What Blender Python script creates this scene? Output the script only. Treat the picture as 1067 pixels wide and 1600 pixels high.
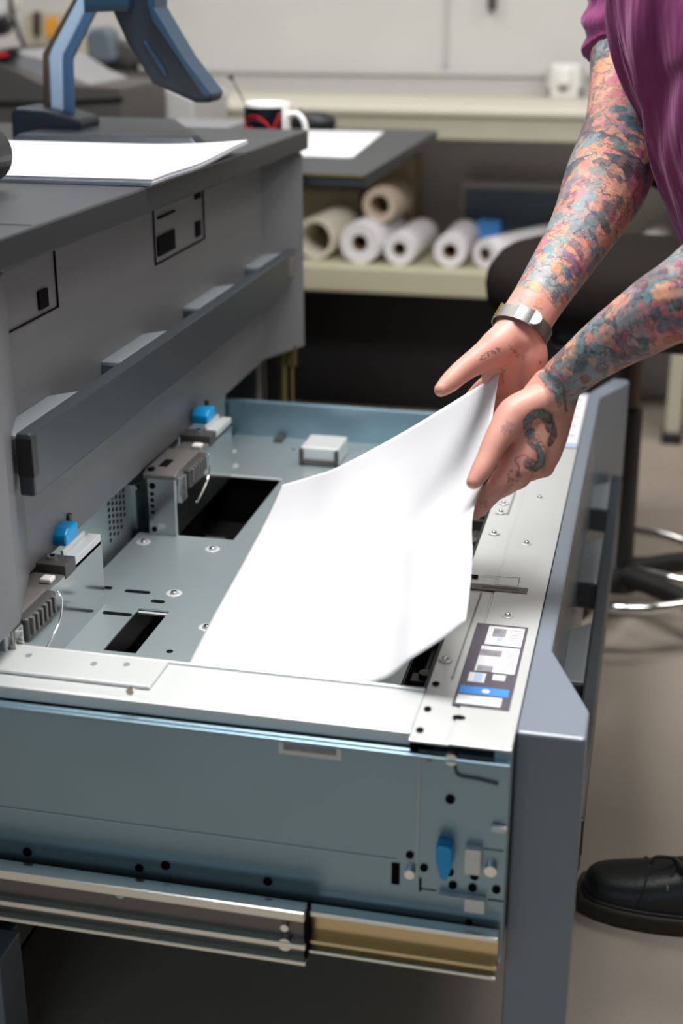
import bpy, bmesh, math, random
import numpy as np
from mathutils import Vector
random.seed(4)
S = bpy.context.scene
for o in list(bpy.data.objects): bpy.data.objects.remove(o)
C = S.collection

# ------------------------------------------------------------------ camera, world, lights, exposure
FPX, CX, CY = 2160.0, 533.5, 800.0
CAM = np.array([0.0, 0.0, 1.22]); PITCH = math.radians(21.0); YAW = math.radians(12.83)
_s, _c = math.sin(YAW), math.cos(YAW)
RT = np.array([_c, _s, 0.0]); FH = np.array([-_s, _c, 0.0])
FD = FH*math.cos(PITCH) + np.array([0, 0, -math.sin(PITCH)]); UP = np.cross(RT, FD)
cam = bpy.data.objects.new('camera', bpy.data.cameras.new('camera')); C.objects.link(cam)
cam.location = CAM; cam.rotation_euler = (math.pi/2-PITCH, 0, YAW)
cam.data.sensor_fit = 'VERTICAL'; cam.data.sensor_height = 36; cam.data.lens = FPX/1600*36
cam.data.clip_start = 0.05
cam.data.dof.use_dof = True; cam.data.dof.focus_distance = 1.62; cam.data.dof.aperture_fstop = 3.0
S.camera = cam
S.view_settings.view_transform = 'Standard'; S.view_settings.look = 'None'
S.view_settings.gamma = 1; S.view_settings.use_curve_mapping = False; S.view_settings.exposure = 0.0

def ray(x, y): return FD + RT*(x-CX)/FPX - UP*(y-CY)/FPX
def onZ(x, y, z): r = ray(x, y); return CAM + r*(z-CAM[2])/r[2]
def onX(x, y, v): r = ray(x, y); return CAM + r*v/r[0]
def onY(x, y, v): r = ray(x, y); return CAM + r*v/r[1]
def at(x, y, d): return CAM + ray(x, y)*d
def proj(P):
    v = np.asarray(P)-CAM; d = v@FD
    return CX+FPX*(v@RT)/d, CY-FPX*(v@UP)/d, d

W = bpy.data.worlds.new('world'); S.world = W; W.use_nodes = True
W.node_tree.nodes['Background'].inputs[0].default_value = (0.80, 0.90, 1.0, 1)
W.node_tree.nodes['Background'].inputs[1].default_value = 0.0
def area(name, loc, rot, sx, sy, e, col):
    l = bpy.data.lights.new(name, 'AREA'); l.shape = 'RECTANGLE'; l.size = sx; l.size_y = sy; l.energy = e; l.color = col
    o = bpy.data.objects.new(name, l); C.objects.link(o); o.location = loc; o.rotation_euler = rot; return o
area('ceiling_lamp', (-0.35, 1.60, 2.70), (0, 0, 0), 1.2, 0.6, 76, (1.0, 0.99, 0.98))
area('ceiling_lamp', (0.7, 1.70, 2.70), (0, 0, 0), 0.6, 0.8, 16, (1.0, 0.98, 0.96))
area('ceiling_lamp', (-1.5, 3.3, 2.70), (0, 0, 0), 1.2, 0.6, 19, (1.0, 0.98, 0.95))
area('ceiling_lamp', (1.2, 3.3, 2.70), (0, 0, 0), 1.2, 0.6, 23, (1.0, 0.97, 0.92))
area('cool_fill_light', (-0.9, -2.3, 1.5), (math.radians(90), 0, math.radians(-8)), 2.2, 1.2, 16, (0.70, 0.86, 1.0))  # bluish fill lamp added behind the camera; the room has no window there

# ------------------------------------------------------------------ materials
def mat(name, col, rough=0.5, metal=0.0, bump=0.0, bscale=200, var=0.0, vscale=8, spec=0.5, emit=None, coat=0):
    m = bpy.data.materials.new(name); m.use_nodes = True; nt = m.node_tree; b = nt.nodes['Principled BSDF']
    b.inputs['Base Color'].default_value = (*col, 1); b.inputs['Roughness'].default_value = rough
    b.inputs['Metallic'].default_value = metal; b.inputs['Specular IOR Level'].default_value = spec
    b.inputs['Coat Weight'].default_value = coat
    tc = nt.nodes.new('ShaderNodeTexCoord')
    n = nt.nodes.new('ShaderNodeTexNoise'); n.inputs['Scale'].default_value = vscale; n.inputs['Detail'].default_value = 4
    nt.links.new(tc.outputs['Object'], n.inputs['Vector'])
    mx = nt.nodes.new('ShaderNodeMix'); mx.data_type = 'RGBA'
    v = var if var else 0.04
    mx.inputs['A'].default_value = (*[c*(1-v) for c in col], 1); mx.inputs['B'].default_value = (*[min(1, c*(1+v)) for c in col], 1)
    nt.links.new(n.outputs['Fac'], mx.inputs['Factor']); nt.links.new(mx.outputs['Result'], b.inputs['Base Color'])
    if bump:
        n2 = nt.nodes.new('ShaderNodeTexNoise'); n2.inputs['Scale'].default_value = bscale; n2.inputs['Detail'].default_value = 3
        nt.links.new(tc.outputs['Object'], n2.inputs['Vector'])
        bp = nt.nodes.new('ShaderNodeBump'); bp.inputs['Strength'].default_value = bump; bp.inputs['Distance'].default_value = 0.002
        nt.links.new(n2.outputs['Fac'], bp.inputs['Height']); nt.links.new(bp.outputs['Normal'], b.inputs['Normal'])
    if emit: b.inputs['Emission Color'].default_value = (*emit[0], 1); b.inputs['Emission Strength'].default_value = emit[1]
    return m
M = {}
M['body'] = mat('grey_plastic_panel', (0.165, 0.168, 0.178), 0.42, bump=0.05, bscale=500)
M['front'] = mat('drawer_front_plastic', (0.215, 0.25, 0.295), 0.26, bump=0.05, bscale=500)
M['boss'] = mat('handle_plastic', (0.036, 0.044, 0.052), 0.35)
M['bracket'] = mat('bracket_plastic', (0.22, 0.245, 0.26), 0.38)
M['top'] = mat('worktop_laminate', (0.024, 0.027, 0.032), 0.42, bump=0.08, bscale=600)
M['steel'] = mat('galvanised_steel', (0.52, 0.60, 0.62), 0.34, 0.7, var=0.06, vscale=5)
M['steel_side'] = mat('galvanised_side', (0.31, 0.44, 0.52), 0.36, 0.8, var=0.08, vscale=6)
M['steel_bright'] = mat('bright_plate', (0.70, 0.72, 0.71), 0.36, 0.35, var=0.05, vscale=4)
M['mirror'] = mat('polished_plate', (0.50, 0.52, 0.53), 0.14, 0.95)
M['slide'] = mat('zinc_slide', (0.16, 0.16, 0.15), 0.3, 0.9)
M['slide_lip'] = mat('bright_slide_lip', (0.85, 0.85, 0.78), 0.22, 0.9)
M['gold'] = mat('yellow_zinc_slide', (0.66, 0.52, 0.30), 0.25, 0.9)
M['chrome'] = mat('chrome', (0.85, 0.85, 0.83), 0.12, 1.0)
M['black'] = mat('black_plastic', (0.012, 0.012, 0.014), 0.45)
M['hole'] = mat('dark_opening', (0.004, 0.004, 0.005), 0.9, spec=0.1)
M['dplastic'] = mat('dark_grey_plastic', (0.06, 0.058, 0.055), 0.45, bump=0.1, bscale=300)
M['gplastic'] = mat('mid_grey_plastic', (0.13, 0.125, 0.12), 0.45)
M['blue'] = mat('cyan_lever', (0.0, 0.36, 0.80), 0.35)
M['white'] = mat('white_plastic', (0.80, 0.79, 0.76), 0.35)
M['paper'] = mat('white_paper', (0.75, 0.75, 0.77), 0.6)
M['paper_edge'] = mat('paper_edges', (0.66, 0.69, 0.78), 0.7)
M['navy'] = mat('navy_plastic', (0.006, 0.012, 0.022), 0.42, bump=0.15, bscale=500)
M['navy2'] = mat('navy_trim', (0.010, 0.034, 0.068), 0.35, bump=0.2, bscale=900, var=0.35, vscale=700)
M['arm_face'] = mat('speckled_blue_face', (0.30, 0.42, 0.56), 0.4, bump=0.3, bscale=900, var=0.12, vscale=600)
M['arm_dark'] = mat('speckled_dark_blue', (0.04, 0.10, 0.20), 0.4, var=0.8, vscale=900)
M['floor'] = mat('vinyl_floor', (0.37, 0.315, 0.265), 0.55, bump=0.15, bscale=500, var=0.16, vscale=420)
M['wall'] = mat('painted_wall', (0.62, 0.61, 0.585), 0.6)
M['wall_low'] = mat('lower_wall', (0.22, 0.22, 0.22), 0.6)
M['ceiling_tile'] = mat('ceiling_tile', (0.40, 0.40, 0.39), 0.8)
M['wall_cool'] = mat('blue_grey_wall', (0.07, 0.12, 0.16), 0.6)
M['wall_under'] = mat('grey_wall_panel', (0.60, 0.59, 0.57), 0.6)
M['conduit'] = mat('trunking_plastic', (0.50, 0.50, 0.48), 0.45)
M['bench'] = mat('beige_bench', (0.50, 0.47, 0.36), 0.5)
M['bench_top'] = mat('bench_top', (0.66, 0.62, 0.52), 0.5)
M['shelf'] = mat('shelf_beige', (0.52, 0.49, 0.35), 0.5)
M['roll'] = mat('white_roll_paper', (0.80, 0.79, 0.82), 0.6)
M['roll_tan'] = mat('kraft_roll_paper', (0.62, 0.50, 0.39), 0.65)
M['roll_cream'] = mat('cream_roll_paper', (0.72, 0.66, 0.55), 0.65)
M['core'] = mat('cardboard_core', (0.16, 0.09, 0.04), 0.8)
M['card'] = mat('cardboard', (0.42, 0.33, 0.22), 0.8)
M['seat'] = mat('black_seat_fabric', (0.012, 0.010, 0.009), 0.9, spec=0.12, bump=0.4, bscale=700)
M['rubber'] = mat('black_rubber', (0.008, 0.008, 0.008), 0.6)
M['brownpost'] = mat('brown_metal', (0.10, 0.07, 0.05), 0.4, 0.5)
M['brass'] = mat('brass', (0.55, 0.42, 0.16), 0.3, 0.9)
M['ceramic'] = mat('white_ceramic', (0.82, 0.80, 0.78), 0.12, coat=0.5)
M['mugblack'] = mat('black_glaze', (0.006, 0.008, 0.012), 0.12)
M['red'] = mat('red_print', (0.75, 0.03, 0.045), 0.3)
M['label_bg'] = mat('label_purple_grey', (0.10, 0.085, 0.11), 0.5)
M['label_w'] = mat('label_white', (0.78, 0.78, 0.80), 0.5)
M['label_g'] = mat('label_grey_drawing', (0.30, 0.29, 0.32), 0.5, var=0.5, vscale=120)
M['label_b'] = mat('label_blue', (0.06, 0.27, 0.70), 0.5)
M['label_pb'] = mat('label_pale_blue', (0.45, 0.58, 0.85), 0.5)
M['orange'] = mat('orange_plastic', (0.85, 0.36, 0.02), 0.5)
M['greybox'] = mat('light_grey_box', (0.52, 0.52, 0.51), 0.5)
M['scan'] = mat('scanner_dark', (0.075, 0.07, 0.066), 0.5)
M['scan2'] = mat('scanner_grey', (0.27, 0.27, 0.28), 0.5)
M['mon2'] = mat('blue_grey_monitor', (0.13, 0.16, 0.20), 0.45)
M['leather'] = mat('black_leather', (0.010, 0.010, 0.011), 0.42, bump=0.25, bscale=220)
M['sole'] = mat('dark_sole', (0.028, 0.022, 0.014), 0.6)
M['trouser'] = mat('black_trousers', (0.012, 0.012, 0.014), 0.9)
M['hair'] = mat('brown_hair', (0.05, 0.03, 0.018), 0.7)
M['lace'] = mat('black_lace', (0.02, 0.02, 0.02), 0.8)
M['metaltag'] = mat('eyelet_metal', (0.5, 0.45, 0.4), 0.4, 0.7)

# ------------------------------------------------------------------ mesh builder
class MB:
    def __init__(s): s.v = []; s.f = []; s.mi = []; s.cur = 0
    def add(s, vs, fs):
        k = len(s.v); s.v += [tuple(map(float, p)) for p in vs]
        for f in fs: s.f.append(tuple(k+i for i in f)); s.mi.append(s.cur)
        return s
    def mat(s, i): s.cur = i; return s
    def box(s, x0, x1, y0, y1, z0, z1):
        v = [(x0,y0,z0),(x1,y0,z0),(x1,y1,z0),(x0,y1,z0),(x0,y0,z1),(x1,y0,z1),(x1,y1,z1),(x0,y1,z1)]
        return s.add(v, [(0,3,2,1),(4,5,6,7),(0,1,5,4),(1,2,6,5),(2,3,7,6),(3,0,4,7)])
    def hull2(s, A, B):       # two matching outlines joined into a closed solid
        n = len(A); f = [tuple(range(n))[::-1], tuple(range(n, 2*n))]
        f += [(i, (i+1) % n, n+(i+1) % n, n+i) for i in range(n)]
        return s.add(list(A)+list(B), f)
    def pz(s, poly, z0, z1): return s.hull2([(x, y, z0) for x, y in poly], [(x, y, z1) for x, y in poly])
    def px(s, poly, x0, x1): return s.hull2([(x0, y, z) for y, z in poly], [(x1, y, z) for y, z in poly])
    def py(s, poly, y0, y1): return s.hull2([(x, y0, z) for x, z in poly][::-1], [(x, y1, z) for x, z in poly][::-1])
    def cyl(s, p0, p1, r0, r1=None, n=20):
        r1 = r0 if r1 is None else r1; p0 = Vector(p0); p1 = Vector(p1); d = (p1-p0).normalized()
        a = d.orthogonal().normalized(); b = d.cross(a)
        A = [p0+(a*math.cos(t)+b*math.sin(t))*r0 for t in [2*math.pi*i/n for i in range(n)]]
        B = [p1+(a*math.cos(t)+b*math.sin(t))*r1 for t in [2*math.pi*i/n for i in range(n)]]
        return s.hull2(A, B)
    def tube(s, pts, r, n=10, closed=False, sub=4):
        P = [Vector(p) for p in pts]
        if sub > 1 and len(P) > 2:
            Q = []; m = len(P); rng = m if closed else m-1
            for i in range(rng):
                g = (lambda k: P[k % m]) if closed else (lambda k: P[max(0, min(m-1, k))])
                a, b, c, d = g(i-1), g(i), g(i+1), g(i+2)
                for j in range(sub):
                    t = j/sub
                    Q.append(0.5*((2*b)+(c-a)*t+(2*a-5*b+4*c-d)*t*t+(3*b-a-3*c+d)*t**3))
            if not closed: Q.append(P[-1])
            P = Q
        m = len(P); k0 = len(s.v); up = None
        for i, p in enumerate(P):
            d = (P[(i+1) % m]-P[i-1]) if closed else (P[min(m-1, i+1)]-P[max(0, i-1)])
            d.normalize()
            up = d.orthogonal().normalized() if up is None else (up-d*up.dot(d)).normalized()
            b = d.cross(up); rr = r[min(len(r)-1, int(i/(m-1)*(len(r)-1)+.5))] if isinstance(r, (list, tuple)) else r
            for j in range(n):
                t = 2*math.pi*j/n; s.v.append(tuple(p+(up*math.cos(t)+b*math.sin(t))*rr))
        for i in range(m if closed else m-1):
            for j in range(n):
                a = k0+i*n+j; b = k0+i*n+(j+1) % n; c = k0+((i+1) % m)*n+(j+1) % n; d = k0+((i+1) % m)*n+j
                s.f.append((a, b, c, d)); s.mi.append(s.cur)
        if not closed:
            s.f.append(tuple(k0+j for j in range(n))[::-1]); s.mi.append(s.cur)
            s.f.append(tuple(k0+(m-1)*n+j for j in range(n))); s.mi.append(s.cur)
        return s
    def lathe(s, prof, c=(0, 0, 0), axis='z', n=32):
        k0 = len(s.v); m = len(prof)
        for r, h in prof:
            for j in range(n):
                t = 2*math.pi*j/n; a, b = r*math.cos(t), r*math.sin(t)
                q = {'z': (a, b, h), 'y': (a, h, b), 'x': (h, a, b)}[axis]
                s.v.append((c[0]+q[0], c[1]+q[1], c[2]+q[2]))
        for i in range(m-1):
            for j in range(n):
                s.f.append((k0+i*n+j, k0+i*n+(j+1) % n, k0+(i+1)*n+(j+1) % n, k0+(i+1)*n+j)); s.mi.append(s.cur)
        return s
    def ellipsoid(s, c, r, n=24, m=14, p=1.0):
        k0 = len(s.v)
        sg = lambda v: math.copysign(abs(v)**p, v)
        for i in range(m+1):
            u = math.pi*i/m
            for j in range(n):
                t = 2*math.pi*j/n
                s.v.append((c[0]+r[0]*sg(math.sin(u))*sg(math.cos(t)), c[1]+r[1]*sg(math.sin(u))*sg(math.sin(t)), c[2]+r[2]*sg(math.cos(u))))
        for i in range(m):
            for j in range(n):
                s.f.append((k0+i*n+j, k0+(i+1)*n+j, k0+(i+1)*n+(j+1) % n, k0+i*n+(j+1) % n)); s.mi.append(s.cur)
        return s
    def mesh(s, name, off=(0, 0, 0)):
        me = bpy.data.meshes.new(name)
        me.from_pydata([(x-off[0], y-off[1], z-off[2]) for x, y, z in s.v], [], s.f)
        me.polygons.foreach_set('material_index', s.mi)
        bm = bmesh.new(); bm.from_mesh(me)
        bmesh.ops.remove_doubles(bm, verts=bm.verts, dist=1e-6)
        bmesh.ops.recalc_face_normals(bm, faces=bm.faces); bm.to_mesh(me); bm.free()
        return me

ORG = {}
def origin(o):
    return ORG.get(o.name, (0, 0, 0)) if o else (0, 0, 0)
def build(name, mb, mats, parent=None, bevel=0, smooth=False, label=None, seg=2, weld=True):
    """one mesh object; parts keep their thing's origin"""
    if parent is None: off = (0, 0, 0)
    else: off = origin(parent)
    me = mb.mesh(name, off); o = bpy.data.objects.new(name, me); C.objects.link(o)
    for m in (mats if isinstance(mats, (list, tuple)) else [mats]): me.materials.append(M[m] if isinstance(m, str) else m)
    if parent is not None: o.parent = parent
    ORG[o.name] = off
    if bevel:
        b = o.modifiers.new('bevel', 'BEVEL'); b.width = bevel; b.segments = seg; b.limit_method = 'ANGLE'; b.angle_limit = math.radians(40)
    if smooth:
        for p in me.polygons: p.use_smooth = True
    elif bevel:
        pass
    if label: o['label'] = label
    return o
def thing(name, label, cat, loc=(0, 0, 0), group=None, rotz=0):
    o = bpy.data.objects.new(name, None); C.objects.link(o); o.location = loc; o.empty_display_size = 0.05
    o.rotation_euler = (0, 0, rotz); ORG[o.name] = tuple(loc) if rotz == 0 else (0, 0, 0)
    o['label'] = label; o['category'] = cat
    if group: o['group'] = group
    return o
def tag(o, label, cat, group=None, kind=None):
    o['label'] = label; o['category'] = cat
    if group: o['group'] = group
    if kind: o['kind'] = kind
    return o
def struct(name, mb, m, bevel=0):
    o = build(name, mb, m, None, bevel); o['kind'] = 'structure'; return o
def copy_tree(o, parent=None):
    c = o.copy(); C.objects.link(c)
    if parent is not None: c.parent = parent
    for ch in list(o.children): copy_tree(ch, c)
    return c
def pixprism(mb, pts, Y, t):      # outline at its own distance Y with real thickness t behind it
    A = [onY(x, y, Y) for x, y in pts]
    return mb.hull2(A, [(p[0], p[1]+t, p[2]) for p in A])

# ------------------------------------------------------------------ room
struct('floor', MB().box(-4, 3.2, -2.6, 4.4, -0.05, 0), 'floor')
struct('wall_back', MB().box(-4, 3.2, 4.3, 4.4, 0.93, 2.9).mat(1).box(-4, 3.2, 4.3, 4.4, 0, 0.93), ['wall', 'wall_under'])
struct('ceiling', MB().box(-4, 3.2, -2.6, 4.4, 2.9, 2.95), 'ceiling_tile')
struct('wall_left', MB().box(-4.1, -4, -2.6, 4.4, 0, 2.9), 'wall_low')
struct('wall_right', MB().box(3.2, 3.3, -2.6, 4.4, 0, 2.9), 'wall_low')
struct('wall_front', MB().box(-4, 3.2, -2.7, -2.6, 0, 2.9), 'wall_cool')
t = struct('trim_1', MB().box(-4, 3.2, 4.245, 4.3, 0.905, 0.925).box(-4, 3.2, 4.255, 4.3, 0.925, 0.958).box(-4, 3.2, 4.245, 4.3, 0.958, 0.972), 'conduit', 0.003)
# wall board seam and hook
xs = float(onY(697, 80, 4.3)[0])
struct('trim_2', MB().box(xs-0.006, xs+0.006, 4.292, 4.3, 0.98, 2.4), 'conduit', 0.002)
h = thing('coat_hook', 'small dark hook fixed high on the pale wall board', 'hook', tuple(onY(770, 0, 4.28)))
p = onY(770, -2, 4.3); build('hook_body', MB().box(p[0]-.012, p[0]+.012, 4.27, 4.3, p[2]-.03, p[2]+.04), 'dplastic', h, 0.004)

# wall socket
p0 = onY(862, 152, 4.22); 
so = thing('power_socket', 'white power socket with plug on the trunking of the back wall', 'socket', (float(onY(883, 120, 4.2)[0]), 4.2, 0.93))
cx = float(onY(883, 120, 4.2)[0])
build('socket_box', MB().box(cx-.055, cx+.055, 4.2, 4.245, 0.93, 0.995), 'conduit', so, 0.006)
build('face_plate', MB().box(cx-.04, cx+.04, 4.19, 4.2, 0.905, 1.0), 'white', so, 0.006)
build('plug', MB().box(cx-.022, cx+.02, 4.15, 4.19, 0.945, 0.99), 'white', so, 0.006)
build('plug_hole', MB().cyl((cx-.005, 4.185, .93), (cx-.005, 4.19, .93), .006), 'hole', so)

# ------------------------------------------------------------------ bench along the back wall
be = thing('wall_bench', 'long beige bench with lower shelf along the back wall', 'bench', (0, 3.8, 0))
build('bench_top', MB().box(-3.6, 1.6, 3.8, 4.295, 0.88, 0.905), 'bench_top', be, 0.008)
build('apron', MB().box(-3.6, 1.6, 3.81, 3.835, 0.82, 0.88), 'bench', be, 0.004)
build('lower_shelf', MB().box(-3.6, -0.02, 3.8, 4.29, 0.395, 0.465).box(-0.02, 1.6, 3.84, 4.29, 0.395, 0.465), 'shelf', be, 0.004)
build('leg', MB().box(0.062, 0.104, 3.84, 3.89, 0, 0.88), 'bench', be, 0.003)
build('foot', MB().box(0.055, 0.111, 3.82, 3.90, 0, 0.03), 'black', be, 0.003)
build('leg', MB().box(-2.4, -2.35, 3.81, 3.86, 0, 0.88), 'bench', be, 0.003)
build('leg', MB().box(1.5, 1.55, 3.81, 3.86, 0, 0.88), 'bench', be, 0.003)
# black block added for the deep shade under the bench shelf
dp = build('shade_block', MB().box(-2.3, -0.08, 4.0, 4.29, 0.0, 0.39), 'black'); tag(dp, 'black block standing in for the shade under the bench shelf', 'shade block')

# paper rolls on the shelf
def paper_roll(name, label, cat, px, py, r, hole, L, body, yaw=0.0, Y=3.86, pitch=0.0, coremat='core', zo=0.0):
    c = onY(px, py, Y); z = 0.465+r+zo
    t = thing(name, label, cat, (float(c[0]), Y, z), 'paper rolls lying on the bench shelf')
    t.rotation_euler = (pitch, 0, yaw); ORG[t.name] = (0, 0, 0)
    n = 40
    build('paper', MB().lathe([(hole, 0), (r*.97, 0), (r, .004), (r, L-.004), (r*.97, L), (hole, L), (hole, 0)], axis='y', n=n), body, t, 0, True)
    if coremat:
        build('core', MB().lathe([(hole*.8, .003), (hole, .002), (hole, L-.004), (hole*.8, L-.004), (hole*.8, .003)], axis='y', n=24).mat(1).cyl((0, .05, 0), (0, .051, 0), hole*.8), [coremat, 'hole'], t, 0, True)
    return t
def fixsmooth(o, ang=35):
    for ch in o.children:
        m = ch.modifiers.new('edge', 'EDGE_SPLIT'); m.split_angle = math.radians(ang)
paper_roll('paper_roll', 'white paper roll with large round end, second from the printer', 'paper roll', 562, 378, .060, .024, .28, 'roll', -0.10)
paper_roll('paper_roll', 'slim white paper roll, between the large-ended roll and the middle gap', 'paper roll', 624, 388, .047, .020, .28, 'roll', -0.08)
paper_roll('paper_roll', 'white paper roll lying alone in the middle of the shelf', 'paper roll', 703, 385, .047, .021, .28, 'roll', -0.02)
paper_roll('paper_roll', 'white paper roll lying slanted beside the blue box', 'paper roll', 758, 388, .043, .019, .36, 'roll', -0.50)
paper_roll('paper_roll', 'large cream hollow roll beside the printer', 'paper roll', 492, 345, .060, .047, .24, 'roll_cream', -0.10, 3.90, 0, None)
paper_roll('paper_roll', 'tan paper roll resting on top between two white rolls', 'paper roll', 592, 331, .050, .03, .20, 'roll_tan', -0.10, 3.93, 0, None, .106)
paper_roll('paper_roll', 'cream paper roll partly behind the forearm', 'paper roll', 826, 372, .035, .014, .30, 'roll_cream', -0.5, 3.88)
paper_roll('paper_roll', 'white paper roll seen to the right of the forearm, left of its twin', 'paper roll', 1003, 350, .042, .018, .36, 'roll', -0.15, 3.9)
paper_roll('paper_roll', 'white paper roll at the right edge of the photo', 'paper roll', 1060, 350, .042, .018, .36, 'roll', -0.15, 3.9)
for o in [o for o in C.objects if o.name.startswith('paper_roll')]: fixsmooth(o)
bx = onY(760, 345, 4.1)
o = build('storage_box', MB().box(bx[0]-.03, bx[0]+.04, 4.12, 4.19, 0.465, 0.56), 'label_b', None, 0.004); tag(o, 'small blue box at the back of the shelf between the rolls', 'box')
o = build('storage_box', MB().box(bx[0]-.09, bx[0]+.25, 4.2, 4.28, 0.465, 0.66).mat(1).box(bx[0]-.08, bx[0]+.24, 4.195, 4.2, 0.50, 0.64), ['greybox', 'mon2'], None, 0.004); tag(o, 'grey box standing behind the blue box on the shelf', 'box')
bx = onY(640, 330, 4.2)
o = build('cardboard_box', MB().box(bx[0]-.10, bx[0]+.02, 4.15, 4.28, 0.465, 0.73), 'card', None, 0.004); tag(o, 'brown cardboard box upright at the back of the shelf', 'box')
bx = onY(505, 300, 4.2)
o = build('cardboard_box', MB().box(bx[0]-.15, bx[0]+.12, 4.17, 4.28, 0.465, 0.62), 'bench', None, 0.004); tag(o, 'low beige box behind the hollow roll on the shelf', 'box')

# ------------------------------------------------------------------ printer
XO, XR = -0.620, -0.665     # outer face of fronts, recessed face
YN, YF = 1.15, 2.43
def cz(y): return 0.977+0.0115*(2.42-y)
pr = thing('wide_format_printer', 'large dark grey wide-format printer with its lower roll drawer pulled open', 'printer', (-1.0, 1.8, 0))
# carcass: side frames, back, base (drawer bay left open)
build('body', MB().box(-1.42, -0.70, YN, YN+.03, 0.10, 0.94).box(-1.42, -0.70, YF-.03, YF, 0.10, 0.94)
      .box(-1.42, -1.39, YN, YF, 0.10, 0.94).box(-1.42, -0.70, YN, YF, 0.595, 0.93).box(-1.42, -0.70, YN, YF, 0.10, 0.14), 'body', pr, 0.004)
build('dark_bay_lining', MB().box(-1.38, -1.37, YN+.03, YF-.03, 0.14, 0.59).box(-1.38, -0.72, YN+.031, YN+.035, 0.14, 0.59).box(-1.38, -0.72, YF-.035, YF-.031, 0.14, 0.59).box(-1.38, -0.70, YN+.03, YF-.03, 0.585, 0.594), 'black', pr)
build('foot_block', MB().box(-1.0, -0.665, 1.165, 1.222, 0, 0.18), 'front', pr, 0.003)
build('foot_block', MB().box(-1.0, -0.72, 2.36, 2.42, 0, 0.10), 'boss', pr, 0.003)
build('foot_block', MB().box(-1.4, -1.3, 2.30, 2.42, 0, 0.10), 'boss', pr, 0.003)
build('foot_block', MB().box(-1.4, -1.3, 1.165, 1.222, 0, 0.10), 'boss', pr, 0.003)
# worktop
top = MB(); A = []; B = []
for x, y in [(-1.5, 1.05), (-0.613, 1.05), (-0.613, 2.43), (-1.5, 2.43)]:
    A.append((x, y, cz(y)-.033)); B.append((x, y, cz(y)))
top.hull2(A, B); build('worktop', top, 'top', pr, 0.003)
build('worktop_groove', MB().hull2([(-1.45, 1.30, cz(1.3)+.0002), (-.617, 1.30, cz(1.3)+.0002), (-.617, 1.304, cz(1.3)+.0002), (-1.45, 1.304, cz(1.3)+.0002)],
      [(-1.45, 1.30, cz(1.3)+.0006), (-.617, 1.30, cz(1.3)+.0006), (-.617, 1.304, cz(1.3)+.0006), (-1.45, 1.304, cz(1.3)+.0006)]), 'black', pr)
build('hinge_post', MB().box(-0.78, -0.70, 2.37, 2.425, 0.14, 0.60), 'body', pr, 0.003)
build('brass_rod', MB().cyl((-0.655, 2.39, 0.30), (-0.655, 2.39, 0.60), 0.006).cyl((-0.638, 2.39, 0.30), (-0.638, 2.39, 0.60), 0.003).box(-.665, -.63, 2.385, 2.395, .56, .60), 'brass', pr)

def front_poly(dx, n_end=True):   # plan outline of a drawer front: full-depth end blocks, recessed middle
    return [(dx-.065, YN), (dx, YN), (dx, YN+.055), (dx-.046, YN+.18), (dx-.046, 2.305), (dx, 2.415), (dx-.006, YF), (dx-.03, YF), (dx-.065, 2.33)]
def drawer_front(dx, z0, z1, parent, near_label):
    fp = front_poly(dx)
    f = build('front_panel', MB().pz([(x, y) for x, y in fp], z0, z1), 'front' if dx > -.3 else 'body', parent, 0.003)
    zt = z1-.158
    # handle bar, its far end rounded off underneath
    bar = MB().px([(1.265, zt), (2.365, zt), (2.365, zt-.042), (2.30, zt-.056), (2.20, zt-.066), (2.05, zt-.070), (1.265, zt-.070)], dx-.018, dx)
    h = build('handle', bar, 'boss', parent, 0.003)
    for a, b in [(1.268, 1.46), (1.57, 1.765), (1.885, 2.08), (2.20, 2.355)]:
        w = .02
        m = MB().hull2([(dx-.05, a+.01, zt-.05), (dx-.017, a+.004, zt-.05), (dx-.017, b-.012, zt-.05), (dx-.05, b-.05, zt-.05)],
                       [(dx-.05, a, zt-.003), (dx-.017, a, zt-.003), (dx-.017, b-.01, zt-.003), (dx-.05, b-.045, zt-.003)])
        build('handle_bracket', m, 'bracket', parent, 0.005)
    for a, b, mm in [(1.2645, 1.2655, 'black'), ]:
        build('end_cap', MB().box(dx-.017, dx+.0012, a-.001, b+.012, zt-.048, zt-.004), mm, parent, 0.001)
    build('end_cap', MB().box(dx-.017, dx+.0012, 2.31, 2.357, zt-.042, zt-.010), 'brownpost' if dx > -.3 else 'gplastic', parent, 0.001)
    return f
up = build('upper_drawer', MB().box(-1.36, -0.70, 1.20, 2.38, 0.60, 0.90), 'body', pr)
ORG[up.name] = ORG[pr.name]
drawer_front(XO, 0.590, 0.938, up, True)
# service label windows on the recessed face of the upper drawer
def plate(y0, y1, z0, z1, parts, name='recessed_label_holder'):
    m = MB(); X = XR-.001+.0012
    w = .0016
    for a, b, c, d in [(y0, y1, z0-w, z0), (y0, y0+w, z0, z1), (y1-w, y1, z0, z1)]:
        m.box(X-.001, X+.0008, a, b, c, d)
    for a, b, c, d in parts: m.box(X-.001, X+.0014, a, b, c, d)
    build(name, m, 'hole', up)
def yz(px, py):
    q = onX(px, py, XR+.0); return float(q[1]), float(q[2])
def rect(x0, yt, yb, x1):        # window between two columns of the photo, on the recessed face
    a = yz(x0, yb); b = yz(x1, yb-(x1-x0)*.48); c = yz(x0, yt)
    return (a[0], b[0], a[1], c[1])
y0, z0 = yz(243, 413); y1, _ = yz(320, 376); _, z1 = yz(243, 325)
plate(y0, y1, z0, z1, [rect(247, 370, 401, 273), rect(306, 347, 371, 313), (rect(247, 352, 353, 273)[0], rect(247, 352, 353, 273)[1], z0+.058, z0+.0605), (rect(305, 318, 322, 313)[0], rect(305, 318, 322, 313)[1], z0+.062, z0+.078)])
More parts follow.
